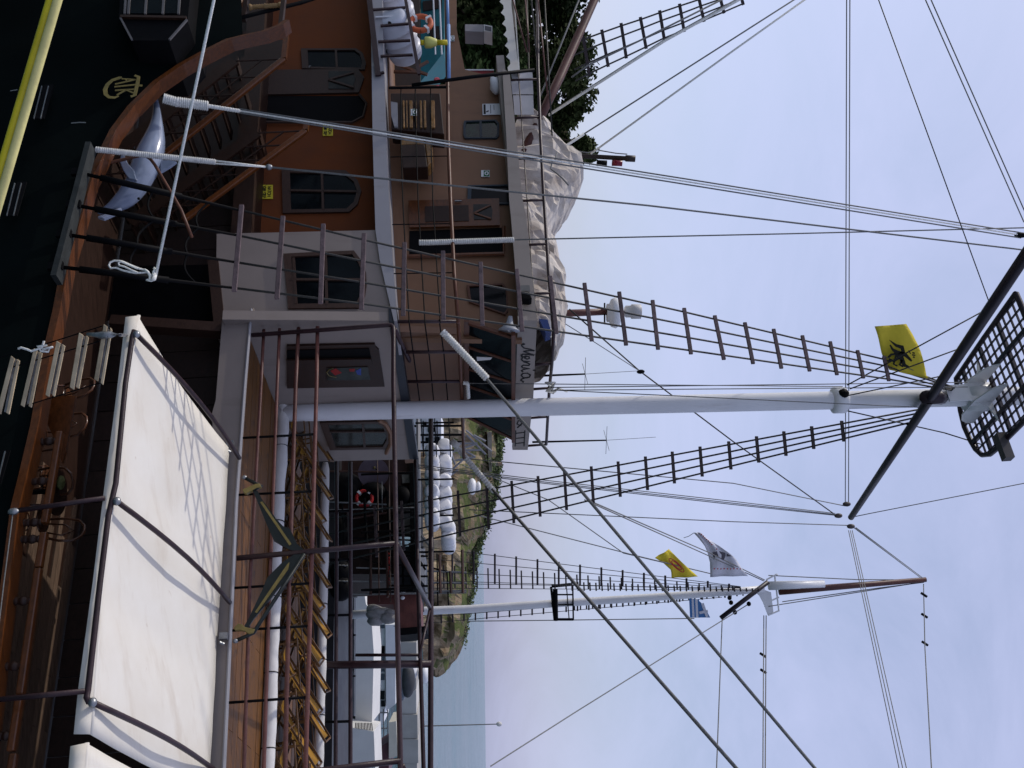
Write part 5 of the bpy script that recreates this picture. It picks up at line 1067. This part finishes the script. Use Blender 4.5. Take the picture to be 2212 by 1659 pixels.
for x, y, a_, h_ in ((720, 620, .55, .62), (1700, 780, .4, .34), (1220, 700, .35, .45), (600, 1300, .6, .5)): MB().ball(S2(*q('c6', x, y), .4), AX2*a_, MX2*.3, Z*h_, 12, 8).build('covered_gear', black, s2_, smooth=True)
for x, y in ((130, 370), (130, 630)):
    bg_ = thing('black_bale', S2(*q(K_, x, y), -.2), 'black wrapped bale with a pale rim on the ship behind, ' + ('nearer the swords' if y < 500 else 'nearer the second mast'), 'bale', 'black bales on the ship behind')
    MB().ball(S2(*q(K_, x, y), .1), AX2*.42, MX2*.35, Z*.36, 14, 9).build('wrap', black, bg_, smooth=True); MB().tube([S2(*q(K_, x-70+20*i, y-112+6*math.sin(i*2)), -.2) for i in range(10)], .025, 6).build('rim', ropeg, bg_, smooth=True)
ft = thing('folded_tarpaulin', S2(*q(K_, 800, 1100), -.2), 'grey folded tarpaulin bundle at the foot of the second mast', 'tarpaulin'); rnd = random.Random(3); gt = M('grey_tarpaulin', (.30, .29, .28), .8, .3, 4, .6)
for i in range(7):
    b = MB(); b.ball(S2(*q(K_, 690+(i % 3)*110, 1000+i*28), -.1-.05*(i % 2)), AX2*.16, MX2*.2, Z*.26, 12, 8); b.v = [p+V((1, 1, 1))*.08*mnoise.noise(p*5) for p in b.v]; b.build('fold', gt, ft, smooth=True)
# red lifebuoy on the second ship, red crates
lb2 = thing('lifebuoy', S2(*q('c6', 1110, 800), .1), 'red and white lifebuoy hung on the ship behind', 'lifebuoy')
cc0 = S2(*q('c6', 1070, 800), .2)
MB().tube([cc0+(AX2*math.cos(a)+Z*math.sin(a))*.25 for a in [i*math.pi/12 for i in range(25)]], .06, 9, False).build('ring', M('lifebuoy_red', (.45, .02, .02), .5, .15), lb2, smooth=True)
for a in (.8, 2.4, 3.9, 5.5): MB().box(cc0+(AX2*math.cos(a)+Z*math.sin(a))*.25, (AX2*math.cos(a)+Z*math.sin(a))*.065, (Z*math.cos(a)-AX2*math.sin(a))*.04, MX2*.065).build('band', white, lb2)
rc = thing('red_buckets', S2(*q('c7', 920, 300), .3), 'row of red fire buckets hung on the ship behind', 'bucket'); rc.name = 'fire_bucket_rack'; WL['fire_bucket_rack'] = WL['red_buckets']
for y in (80, 150, 215, 290, 370, 460, 550): MB().tube([S2(*q('c7', 900, y), .3), S2(*q('c7', 945, y), .3)], [.08, .11], 10).build('bucket', MAT['lifebuoy_red'], rc, smooth=True)
# white raft canisters in rows
k = 0
whr = M('raft_white', (.74, .74, .75), .45, .05)
places = ['left of the far rigging', 'second from the left', 'third from the left', 'fourth from the left', 'fifth from the left', 'sixth from the left', 'seventh from the left', 'at the right end']
for row, (xc, ys, r_) in enumerate(((1650, [565, 680, 795, 905, 1020, 1130], .27), (1755, [560, 690, 815, 945, 1060, 1150, 1230, 1320], .27))):
    for i, y in enumerate(ys):
        p = B(*q('b1', xc+(30 if row and i > 5 else 0), y), 30.2+row*.7-i*.1)
        raft(p, (MX2*.95+AX2*(.25 if (i+row) % 3 else -.2)).normalized(), r_*.80, .9, f'white raft canister in the {"upper" if row else "lower"} row behind the far rail, {places[i] if i < 7 else places[7]}', whr, 'life_raft', 'raft canisters behind the far rail', 14)
rs = thing('raft_shelf', B(*q('b1', 1560, 900), 30.5), 'thin shelf carrying the white raft canisters', 'shelf')
MB().beam(B(*q('b1', 1535, 300), 31), B(*q('b1', 1535, 1700), 30), 1.2, .06, Z).build('board', M('shelf_paint', (.25, .24, .22), .6), rs)
for y in (330, 560, 800, 1100, 1400): MB().tube([B(*q('b1', 1510, y), 29.6), B(*q('b1', 1830, y-6), 29.6)], .03, 6).build('upright', black, rs)
# two white lamps on posts against the hill
fl2 = thing('twin_lamp', B(*q('c5', 1480, 1560), 32), 'pair of white rounded lamps seen against the green headland', 'lamp')
for x, r_ in ((1475, .18), (1575, .11)): MB().ball(B(*q('c5', x, 1545), 32), AX2*r_*1.6, MX2*r_, Z*r_*.8, 12, 8).build('globe', white, fl2, smooth=True)
MB().tube([B(*q('c5', 1395, 1545), 32), B(*q('c5', 1600, 1545), 32)], .04, 6).build('stem', white, fl2)
# flags on the second mast
f2 = thing('yellow_flag', B(1440, 1215, D2-.5), 'smaller yellow flag with ring emblem on the second mast', 'flag')
g = cloth(sheet([q('e8', *p) for p in ((75, 510), (230, 610), (350, 720), (360, 855))], [q('e8', *p) for p in ((318, 375), (500, 560), (640, 690), (800, 830))], D2-.5), .05, 2); MB().grid(g).build('cloth', fy, f2, smooth=True, solid=.008)
ce = (440, 640)
for rr, n_ in ((150, 1), (100, 1)): MB().ribbon([B(*q('e8', ce[0]+rr*(math.cos(a)*.75+math.sin(a)*.35), ce[1]+rr*(math.sin(a)*.6+math.cos(a)*.45)), D2-.72) for a in [i*math.pi/10 for i in range(21)]], .03, V((0, -1, 0)), .006).build('ring_emblem', inr, f2)
f3 = thing('white_flag', B(1560, 1190, D2-.5), 'white flag with dark animal figure and red lettering on the second mast', 'flag')
Lw = [(725, 100), (800, 180), (900, 310), (960, 440), (1000, 600), (995, 740), (990, 830)]; Rw = [(830, 95), (950, 200), (1150, 320), (1360, 470), (1450, 570), (1540, 710), (1630, 820)]
MB().grid(cloth(sheet([q('e8', *p) for p in Lw], [q('e8', *p) for p in Rw], D2-.5, 14, 10), .05, 4)).build('cloth', fw, f3, smooth=True, solid=.008)
e8 = lambda pts: [B(*q('e8', *p), D2-.78) for p in pts]
for poly in ([(1035, 420), (1110, 410), (1140, 500), (1080, 490), (1060, 550)], [(1140, 405), (1250, 430), (1255, 480), (1220, 560), (1180, 540), (1190, 470)], [(1270, 440), (1360, 490), (1270, 495)]): MB().prism(e8(poly), V((0, -.01, 0))).build('animal_figure', M('flag_ink_grey', (.12, .11, .13), .8) if 'flag_ink_grey' not in MAT else MAT['flag_ink_grey'], f3)
for i in range(9):
    x = 1060+i*54; MB().ribbon(e8([(x, 700), (x+14, 690+(i % 3)*4), (x+2, 706)]), .05, V((0, -1, 0)), .006).build('red_letter', inr, f3)
for x, y in ((850, 120), (880, 150), (905, 180), (935, 205), (965, 230), (990, 260), (1020, 290), (1100, 365)): MB().ribbon(e8([(x, y), (x+14, y+12)]), .04, V((0, -1, 0)), .006).build('red_letter', inr, f3)
MB().tube(e8([(725, 105), (640, 160), (560, 185)]), .012, 5).build('streamer', ropeg, f3)
f4 = thing('striped_flag', B(1500, 1310, D2+.3), 'blue and white striped flag with cross canton hanging on the second mast', 'flag')
xs = [650, 690, 725, 750, 790, 815, 870, 900, 940, 990]
for i in range(len(xs)-1):
    top_ = 1190+i*4; bot = 1510
    if i < 5: MB().prism([B(*q('e8', x, y), D2+.3) for x, y in ((xs[i], top_), (xs[i+1], top_), (xs[i+1]+15, bot), (xs[i]+15, bot))], V((0, .01, 0))).build('stripe', fb if i % 2 == 0 else fw, f4)
MB().prism([B(*q('e8', x, y), D2+.3) for x, y in ((815, 1230), (890, 1300), (1000, 1508), (830, 1508))], V((0, .01, 0))).build('canton', fb, f4)
MB().ribbon([B(*q('e8', 870, 1270), D2+.28), B(*q('e8', 950, 1500), D2+.28)], .1, V((0, -1, 0)), .006).build('canton_cross', fw, f4); MB().ribbon([B(*q('e8', 820, 1430), D2+.28), B(*q('e8', 960, 1400), D2+.28)], .1, V((0, -1, 0)), .006).build('canton_cross', fw, f4)
# ------------------------------------------------------------------ boats and pier to the right
cn2 = M('boat_canopy', (.66, .65, .62), .8, .06, 1, .1)
eb = thing('excursion_boat', B(740, 1400, 44), 'excursion boat under a long white canopy seen through the railings', 'boat'); DE = 43
def BP(k, pts, d): return [B(*q(k, x, y), d) for x, y in pts]
MB().prism(BP('b2', [(1020, -120), (1062, 0), (1085, 200), (1100, 300), (1140, 350), (1165, 700), (1150, 1282), (1012, 1282), (1018, 200)], DE), V((.3, 2.2, .1))).build('canopy', cn2, eb)
MB().prism(BP('b2', [(760, 0), (1000, 0), (1000, 1280), (900, 1290), (760, 1290)], DE+1.2), V((.4, 2, 0))).build('cabin', M('boat_dark_cabin', (.035, .04, .05), .4, .4, 2), eb)
MB().prism(BP('b2', [(905, 860), (1000, 860), (1000, 1270), (915, 1270)], DE+1.0), V((0, .05, 0))).build('grey_window', M('grey_blue_glass', (.10, .13, .16), .2), eb)
for y in (240, 560, 900, 1240): MB().tube(BP('b2', [(760, y), (1015, y-4)], DE+.1), .04, 6).build('post', black, eb)
MB().prism(BP('b2', [(640, -200), (770, -200), (760, 1400), (640, 1400)], DE+.3), V((.5, 3, 0))).build('hull', M('boat_hull_blue', (.02, .03, .05), .4), eb)
pl_ = thing('lifebuoy', B(*q('b2', 870, 890), DE), 'dark red lifebuoy on the excursion boat cabin', 'lifebuoy')
MB().tube([B(*q('b2', 870, 890), DE+.8)+V((math.cos(a), 0, math.sin(a)))*.2 for a in [i*math.pi/8 for i in range(17)]], .06, 8, False).build('ring', MAT['lifebuoy_red'], pl_, smooth=True)
MB().tube([B(*q('b2', 870, 890), DE+.8)+V((math.cos(a), 0, math.sin(a)))*.2 for a in (1.3, 1.6, 1.9)], .064, 8).build('band', white, pl_, smooth=True)
cp2 = thing('white_canopy', B(775, 1610, 42), 'second white canopy laced with cord beside the excursion boat', 'canopy')
MB().prism(BP('b2', [(925, 1320), (1165, 1355), (1178, 1700), (960, 1700)], 41.5), V((.2, 1.8, .1))).build('sheet', cn2, cp2)
for i in range(12): MB().tube(BP('b2', [(1015+i*12, 1284), (1012+i*13, 1330+i*2)], 41.6), .02, 5).build('lacing', black, cp2)
for y in (1330, 1600): MB().tube(BP('b2', [(760, y), (940, y)], 41.8), .05, 6).build('post', steel, cp2)
mv = thing('white_motor_vessel', B(800, 1450, 66), 'white motor vessel with two dark window bands lying off the pier', 'boat'); DV = 66
MB().prism(BP('b2', [(1140, 455), (1262, 455), (1262, 1140), (1240, 1300), (1150, 1300)], DV), V((.5, 4, 0))).build('lower_cabin', white, mv); MB().prism(BP('b2', [(1262, 470), (1345, 470), (1345, 1130), (1268, 1185)], DV-.4), V((.5, 4, 0))).build('upper_cabin', white, mv)
MB().prism(BP('b2', [(1145, 650), (1255, 650), (1255, 720), (1145, 720)], DV-.1), V((0, .1, 0))).build('door', black, mv)
for y0, y1 in ((470, 500), (730, 860), (880, 930), (1020, 1090)): MB().prism(BP('b2', [(1205 if y0 != 1020 else 1170, y0), (1255, y0), (1255, y1), (1205 if y0 != 1020 else 1170, y1)], DV-.1), V((0, .05, 0))).build('window', MAT['grey_blue_glass'] if y0 < 1000 else glass, mv)
MB().prism(BP('b2', [(1180, 465), (1220, 465), (1222, 535), (1182, 535)], DV-.1), V((0, .05, 0))).build('window', glass, mv); MB().prism(BP('b2', [(1225, 1100), (1258, 1100), (1258, 1150), (1225, 1150)], DV-.1), V((0, .05, 0))).build('window', glass, mv)
MB().prism(BP('b2', [(1060, 455), (1150, 455), (1150, 1300), (1060, 1350)], DV+.3), V((.5, 5, 0))).build('hull', white, mv)
for x in (1210, 1245, 1280): MB().tube(BP('b2', [(x, 1170), (x+4, 1660)], DV), .04, 5).build('guard_rail', ropeg, mv)
for y in (1200, 1330, 1450, 1560): MB().tube(BP('b2', [(1180, y), (1285, y)], DV), .05, 5).build('stanchion', ropeg, mv)
wb2 = thing('beige_boat', B(840, 1600, 60), 'cream sided boat at the right edge in front of the pier', 'boat')
MB().prism(BP('b2', [(1290, 1280), (1350, 1270), (1362, 1560), (1290, 1580)], 58), V((.4, 3, 0))).build('cabin', M('cream_paint', (.62, .58, .48), .6, .08), wb2); MB().prism(BP('b2', [(1190, 1500), (1290, 1440), (1290, 1720), (1190, 1720)], 58.5), V((.4, 3, 0))).build('hull', M('maroon_boat', (.12, .04, .05), .5), wb2)
dg = thing('covered_dinghy', B(880, 1450, 92), 'grey covered dinghy hauled up on the pier', 'boat')
b = MB(); b.ball(B(*q('b2', 1445, 930), 96), V((1.7, 0, 0)), V((0, 1.0, 0)), V((0, 0, .75)), 16, 10); b.build('cover', M('grey_cover', (.07, .075, .08), .6, .3), dg, smooth=True)
b = MB(); b.ball(B(*q('b2', 1400, 930), 96.3), V((2.0, 0, 0)), V((0, 1.1, 0)), V((0, 0, .5)), 16, 8); b.build('hull', MAT['grey_blue_glass'], dg, smooth=True)
for k_, (x, y, lab) in enumerate(((1480, 850, 'white parasol standing on the pier'), (1580, 880, 'white tarp corner at the end of the rocky headland'))):
    t = thing('white_cover', B(*q('b2', x, y), 100), lab, 'cover'); MB().ball(B(*q('b2', x, y), 99), V((1.0, 0, 0)), V((0, 1, 0)), V((0, 0, .6)), 10, 6).build('cover_sheet', white, t, smooth=True)
sm = thing('sailing_mast', B(*q('b2', 1500, 1312), 118), 'thin lone mast of a small boat against the sea', 'mast')
MB().tube([B(*q('b2', 1420, 1315), 118), B(*q('b2', 2212, 1294), 118)], [.09, .06], 8).build('pole', ropeg, sm); MB().ball(B(*q('b2', 2205, 1294), 118), V((.3, 0, 0)), V((0, .3, 0)), V((0, 0, .35))).build('mast_head', MAT['rolled_canvas'], sm)
MB().prism([B(*q('b2', x, y), 118) for x, y in ((1395, 1280), (1420, 1250), (1420, 1370), (1395, 1350))], V((0, 2, 0))).build('hull', white, sm)
con = M('pale_concrete', (.46, .44, .40), .85, .35, .12, .4, c2=(.62, .60, .56))
p0 = B(905, 1370, 104); b = MB()
xs_ = [p0.x-2+i*2.5 for i in range(30)]
for i in range(len(xs_)-1):
    z1 = 1.95+random.uniform(-.12, .1); b.box(V(((xs_[i]+xs_[i+1])/2, 106+random.uniform(-.2, .2), z1/2-.5)), V((1.24, 0, 0)), V((0, 3, 0)), V((0, 0, z1/2+.5)))
pier = thing('pier', (p0.x+30, 106, 0), 'pale concrete pier reaching out to the right', 'pier')
for i in range(len(xs_)-1): MB().add(b.v[i*8:(i+1)*8], [(0, 1, 3, 2), (4, 6, 7, 5), (0, 4, 5, 1), (2, 3, 7, 6), (0, 2, 6, 4), (1, 5, 7, 3)]).build('concrete_block', con, pier, bev=.05)
# ------------------------------------------------------------------ headland
hm = bpy.data.materials.new('headland_rock_and_scrub'); hm.use_nodes = True; t_ = hm.node_tree; bs = t_.nodes['Principled BSDF']; bs.inputs['Roughness'].default_value = .95; bs.inputs['Specular IOR Level'].default_value = .1; lk_ = t_.links.new
gn = t_.nodes.new('ShaderNodeNewGeometry'); sp = t_.nodes.new('ShaderNodeSeparateXYZ'); lk_(gn.outputs['Normal'], sp.inputs[0])
n1 = t_.nodes.new('ShaderNodeTexNoise'); n1.inputs['Scale'].default_value = .35; n1.inputs['Detail'].default_value = 9; n1.inputs['Roughness'].default_value = .7
tcx = t_.nodes.new('ShaderNodeTexCoord'); lk_(tcx.outputs['Object'], n1.inputs['Vector'])
r1_ = t_.nodes.new('ShaderNodeValToRGB'); r1_.color_ramp.elements[0].color = (.14, .095, .055, 1); r1_.color_ramp.elements[1].color = (.42, .34, .23, 1); r1_.color_ramp.elements[0].position = .35; r1_.color_ramp.elements[1].position = .68
r2_ = t_.nodes.new('ShaderNodeValToRGB'); r2_.color_ramp.elements[0].color = (.028, .05, .012, 1); r2_.color_ramp.elements[1].color = (.11, .12, .04, 1); r2_.color_ramp.elements[0].position = .38; r2_.color_ramp.elements[1].position = .7
lk_(n1.outputs['Fac'], r1_.inputs[0]); lk_(n1.outputs['Fac'], r2_.inputs[0])
ad = t_.nodes.new('ShaderNodeMath'); ad.operation = 'MULTIPLY_ADD'; ad.inputs[1].default_value = .9; lk_(n1.outputs['Fac'], ad.inputs[0]); lk_(sp.outputs['Z'], ad.inputs[2])
mr_ = t_.nodes.new('ShaderNodeMapRange'); mr_.inputs[1].default_value = 1.25; mr_.inputs[2].default_value = 1.4; lk_(ad.outputs[0], mr_.inputs[0])
mm_ = t_.nodes.new('ShaderNodeMixRGB'); lk_(mr_.outputs[0], mm_.inputs[0]); lk_(r1_.outputs[0], mm_.inputs[1]); lk_(r2_.outputs[0], mm_.inputs[2]); lk_(mm_.outputs[0], bs.inputs['Base Color'])
bmp = t_.nodes.new('ShaderNodeBump'); bmp.inputs['Strength'].default_value = .9; bmp.inputs['Distance'].default_value = .6; lk_(n1.outputs['Fac'], bmp.inputs['Height']); lk_(bmp.outputs[0], bs.inputs['Normal'])
tops = [(1096, 560), (1094, 700), (1092, 840), (1082, 930), (1079, 960), (1072, 1049), (1056, 1114), (1040, 1160), (1028, 1195), (1021, 1235), (1016, 1280), (1009, 1326), (1001, 1368), (985, 1410), (968, 1440), (940, 1455), (918, 1464)]
rows = []; DH = 165
for i in range(141):
    f = i/140; X, Y = lin(tops, f); tp3 = B(X, Y, DH); zt = max(.3, tp3.z)
    r = []
    for j in range(34):
        g = j/33
        if g < .5: u = g/.5; yy = DH-22+u*22; cf = .55+.4*max(0, min(1, (f-.55)/.3)); h_ = zt*(cf*(min(1, u/.3)**.7)+(1-cf)*max(0, (u-.3)/.7)) if zt > 1 else zt*u
        else: u = (g-.5)/.5; yy = DH+u*40; h_ = zt*(1-u*.6)
        x = tp3.x*(yy/DH) if g < .5 else tp3.x+u*3
        nn = mnoise.fractal(V((x*.16, yy*.16, 0)), 1, 2, 5)
        r.append(V((x+1.5*nn, yy+(4.2*mnoise.noise(V((x*.22, h_*.3, 3)))+2.2*mnoise.noise(V((x*.6, h_*.9, 7))))*(1 if g < .45 else .3), max(-1, h_*(1+.13*nn*(g < .49))-(.4 if j == 0 else 0)))))
    rows.append(r)
o = MB().grid(rows).build('headland', hm, None, smooth=False); o['kind'] = 'structure'; o['label'] = 'low rocky headland with green scrub beyond the moored boats'
# scrub on the ridge, hill behind the ship on the left
gr_ = M('hill_green', (.045, .065, .02), .95, .5, .25, .8)
rows = [[V((-75+i*2.6, 62+j*4+mnoise.noise(V((i*.3, j*.4, 0)))*1.5, (1.6+j*1.15+mnoise.noise(V((i*.25, j*.3, 5)))*.8)*(1 if i < 17 else max(0, 1-(i-17)/8)))) for i in range(27)] for j in range(10)]
o = MB().grid(rows).build('hillside', gr_, None, smooth=True); o['kind'] = 'structure'; o['label'] = 'dark green hillside behind the left end of the ship'
bush = M('scrub_leaves', (.085, .115, .035), .8, .45, .6)
b = MB(); rnd = random.Random(5)
for i in range(1500):
    f = rnd.random(); X, Y = lin(tops, f*.86); p = B(X, Y, DH); u = rnd.random()
    p = V((p.x+rnd.uniform(-1, 1), DH-rnd.random()*11, p.z*(1-.30*u)+rnd.uniform(-.2, .3)))
    if rnd.random() < .7: p = B(X, Y, DH)+V((rnd.uniform(-1, 1), rnd.uniform(-2, 1), rnd.uniform(-.9, .2)))
    elif f > .62: continue
    for k in range(10):
        c = p+V((rnd.gauss(0, .5), rnd.gauss(0, .5), abs(rnd.gauss(0, .3)))); a = V((rnd.gauss(0, 1), rnd.gauss(0, 1), rnd.gauss(0, 1))).normalized()*.24; d = a.orthogonal().normalized()*.18
        b.add([c-a, c+d, c+a, c-d], [(0, 1, 2, 3)])
o = b.build('scrub', bush); o['kind'] = 'stuff'; o['label'] = 'green scrub covering the headland ridge'
# little tower on the headland
tw = thing('stone_hut', B(1085, 935, 160), 'small pale stone hut on top of the headland', 'hut')
MB().prism([B(*q('c5', x, y), 158) for x, y in ((1725, 640), (1800, 640), (1800, 1060), (1810, 1300), (1760, 1300), (1740, 1060))], V((0, 3, 0))).build('wall', M('hut_stone', (.40, .36, .30), .9, .3, .6, .4), tw)
MB().prism([B(*q('c5', x, y), 157) for x, y in ((1790, 1145), (1900, 1145), (1900, 1200), (1790, 1205))], V((0, 2, 0))).build('lookout', MAT['hut_stone'], tw); MB().prism([B(*q('c5', x, y), 156.8) for x, y in ((1900, 1155), (1975, 1150), (1975, 1200), (1905, 1205))], V((0, 2, 0))).build('sign_panel', M('tan_panel', (.35, .25, .18), .8), tw)
# white rail structure and teal boat far left
tl = thing('teal_boat', B(935, 60, 33), 'teal painted boat cabin glimpsed behind the life rafts', 'boat'); tm = M('teal_paint', (.02, .20, .22), .5, .2)
MB().prism([B(*q('c2', x, y), 33) for x, y in ((900, -200), (1285, -200), (1285, 860), (900, 1350))], V((0, 2.5, 0))).build('cabin', tm, tl)
MB().prism([B(*q('c2', x, y), 32.9) for x, y in ((930, 20), (1250, -20), (1240, 120), (940, 180))], V((0, .1, 0))).build('window', MAT['saloon_boards'], tl); MB().prism([B(*q('c2', x, y), 32.9) for x, y in ((1030, 440), (1200, 430), (1220, 640), (1060, 600))], V((0, .1, 0))).build('window', MAT['saloon_boards'], tl)
for x in (1100, 1205): MB().tube([B(*q('c2', x, -150), 32.7), B(*q('c2', x+40, 900), 32.7)], .03, 5).build('guard_rail', white, tl)
# ------------------------------------------------------------------ trees on the hillside
lf = [M('pine_foliage', (.026, .045, .012), .9, .6, 1.2, spec=.15), M('olive_foliage', (.045, .06, .018), .9, .6, 1.2, spec=.15)]; bark = M('bark', (.09, .06, .04), .9, .4, 4, .5)
def tree(X, Y, d, ht, rx, m_, lab, seed, n=12000):
    rnd = random.Random(seed); top_ = B(X, Y, d); base = V((top_.x, d, max(1, top_.z-ht))); t = thing('hillside_tree', base, lab, 'tree', 'trees on the hillside behind the ship')
    MB().tube([base-Z*.8, base+Z*ht*.3, base+Z*ht*.55+V((.2, 0, 0)), base+Z*ht*.85], [.22, .17, .11, .03], 9).build('trunk', bark, t, smooth=True)
    cl = []; cb = base+Z*ht*.6
    for i in range(34):
        a = rnd.uniform(0, 6.28); rr = rnd.random()**.5; z_ = rnd.uniform(-.42, .40)
        c = cb+V((math.cos(a)*rx*rr*.85, math.sin(a)*rx*rr*.7, z_*ht)); cl.append((c, rnd.uniform(.5, 1.0)*rx*.42*(1-.5*max(0, z_))))
        if i < 9: MB().tube([base+Z*ht*(.3+.03*i), (base+Z*ht*(.4+.03*i)).lerp(c, .5)+Z*.15, c], [.07, .05, .02], 5).build('limb', bark, t)
    b = MB()
    for i in range(n):
        c, r = cl[rnd.randrange(len(cl))]; v = V((rnd.gauss(0, 1), rnd.gauss(0, 1), rnd.gauss(0, .8))).normalized()*r*rnd.uniform(.55, 1.08)
        p = c+v; a = V((rnd.gauss(0, 1), rnd.gauss(0, 1), rnd.gauss(0, .7))).normalized(); e = a.orthogonal().normalized(); s_ = rnd.uniform(.09, .2)
        b.add([p-a*s_, p+e*s_*.55, p+a*s_, p-e*s_*.55], [(0, 1, 2, 3)])
    b.build('crown', m_, t)
for i, (X, Y, d, ht, rx, mi, lab) in enumerate(((1300, -90, 52, 8.5, 3.4, 0, 'dark pine at the far left above the shelter canopy'), (1290, 40, 50, 8.6, 3.0, 0, 'tallest dark tree behind the sloping boom'), (1262, 135, 48, 7.6, 2.6, 1, 'tree crossed by the sloping boom'), (1245, 205, 55, 7, 2.4, 0, 'dark tree right of the boom showing between ropes'), (1272, 285, 49, 7.2, 2.2, 1, 'rightmost hillside tree next to the tarpaulin'), (1120, 60, 44, 4.5, 2.6, 1, 'leafy tree seen under the scalloped canopy'), (1105, 140, 43, 4.0, 2.2, 0, 'bushy tree seen beside the red board'), (1130, -50, 45, 4.6, 2.6, 0, 'tree at the picture edge below the canopy'))):
    tree(X, Y, d, ht, rx, lf[mi], lab, 40+i)

# white cabin cruiser glimpsed between the mast and the far stay
cb_ = thing('cabin_cruiser', B(920, 930, 48), 'white cabin cruiser glimpsed between the mast and the far stay', 'boat')
MB().prism(BP('c5', [(500, 380), (960, 380), (960, 780), (1010, 880), (500, 900)], 47), V((.4, 3, 0))).build('cabin', white, cb_)
for x0, x1, y0, y1 in ((655, 720, 470, 520), (740, 860, 560, 640), (700, 760, 730, 790), (850, 940, 720, 790), (980, 1080, 830, 890)): MB().prism(BP('c5', [(x0, y0), (x1, y0), (x1, y1), (x0, y1)], 46.9), V((0, .1, 0))).build('window', glass if x0 % 3 else MAT['grey_blue_glass'], cb_)
for y in (540, 690, 810): MB().tube(BP('c5', [(500, y), (1320, y-6)], 46), .06, 6).build('pillar', black, cb_)
for x in (660, 890): MB().tube(BP('c5', [(x, 450), (x+8, 1050)], 46), .03, 6).build('guard_rail', black, cb_)
# pale lattice gantry behind it
gy = thing('lattice_gantry', B(1000, 960, 40), 'pale grey lattice gantry against the green headland', 'gantry')
for a, c in (((1110, 980), (1560, 830)), ((1250, 830), (1560, 825)), ((1360, 940), (1620, 935)), ((1370, 960), (1530, 1050)), ((1190, 1110), (1530, 1050)), ((1100, 1300), (1400, 1030)), ((1100, 1370), (1240, 1260)), ((1120, 970), (1190, 1180)), ((1370, 610), (1800, 960)), ((1380, 690), (1700, 1010)), ((1500, 690), (1700, 790))): MB().tube(BP('c5', [a, c], 40), .045, 6).build('bar', greyw, gy)
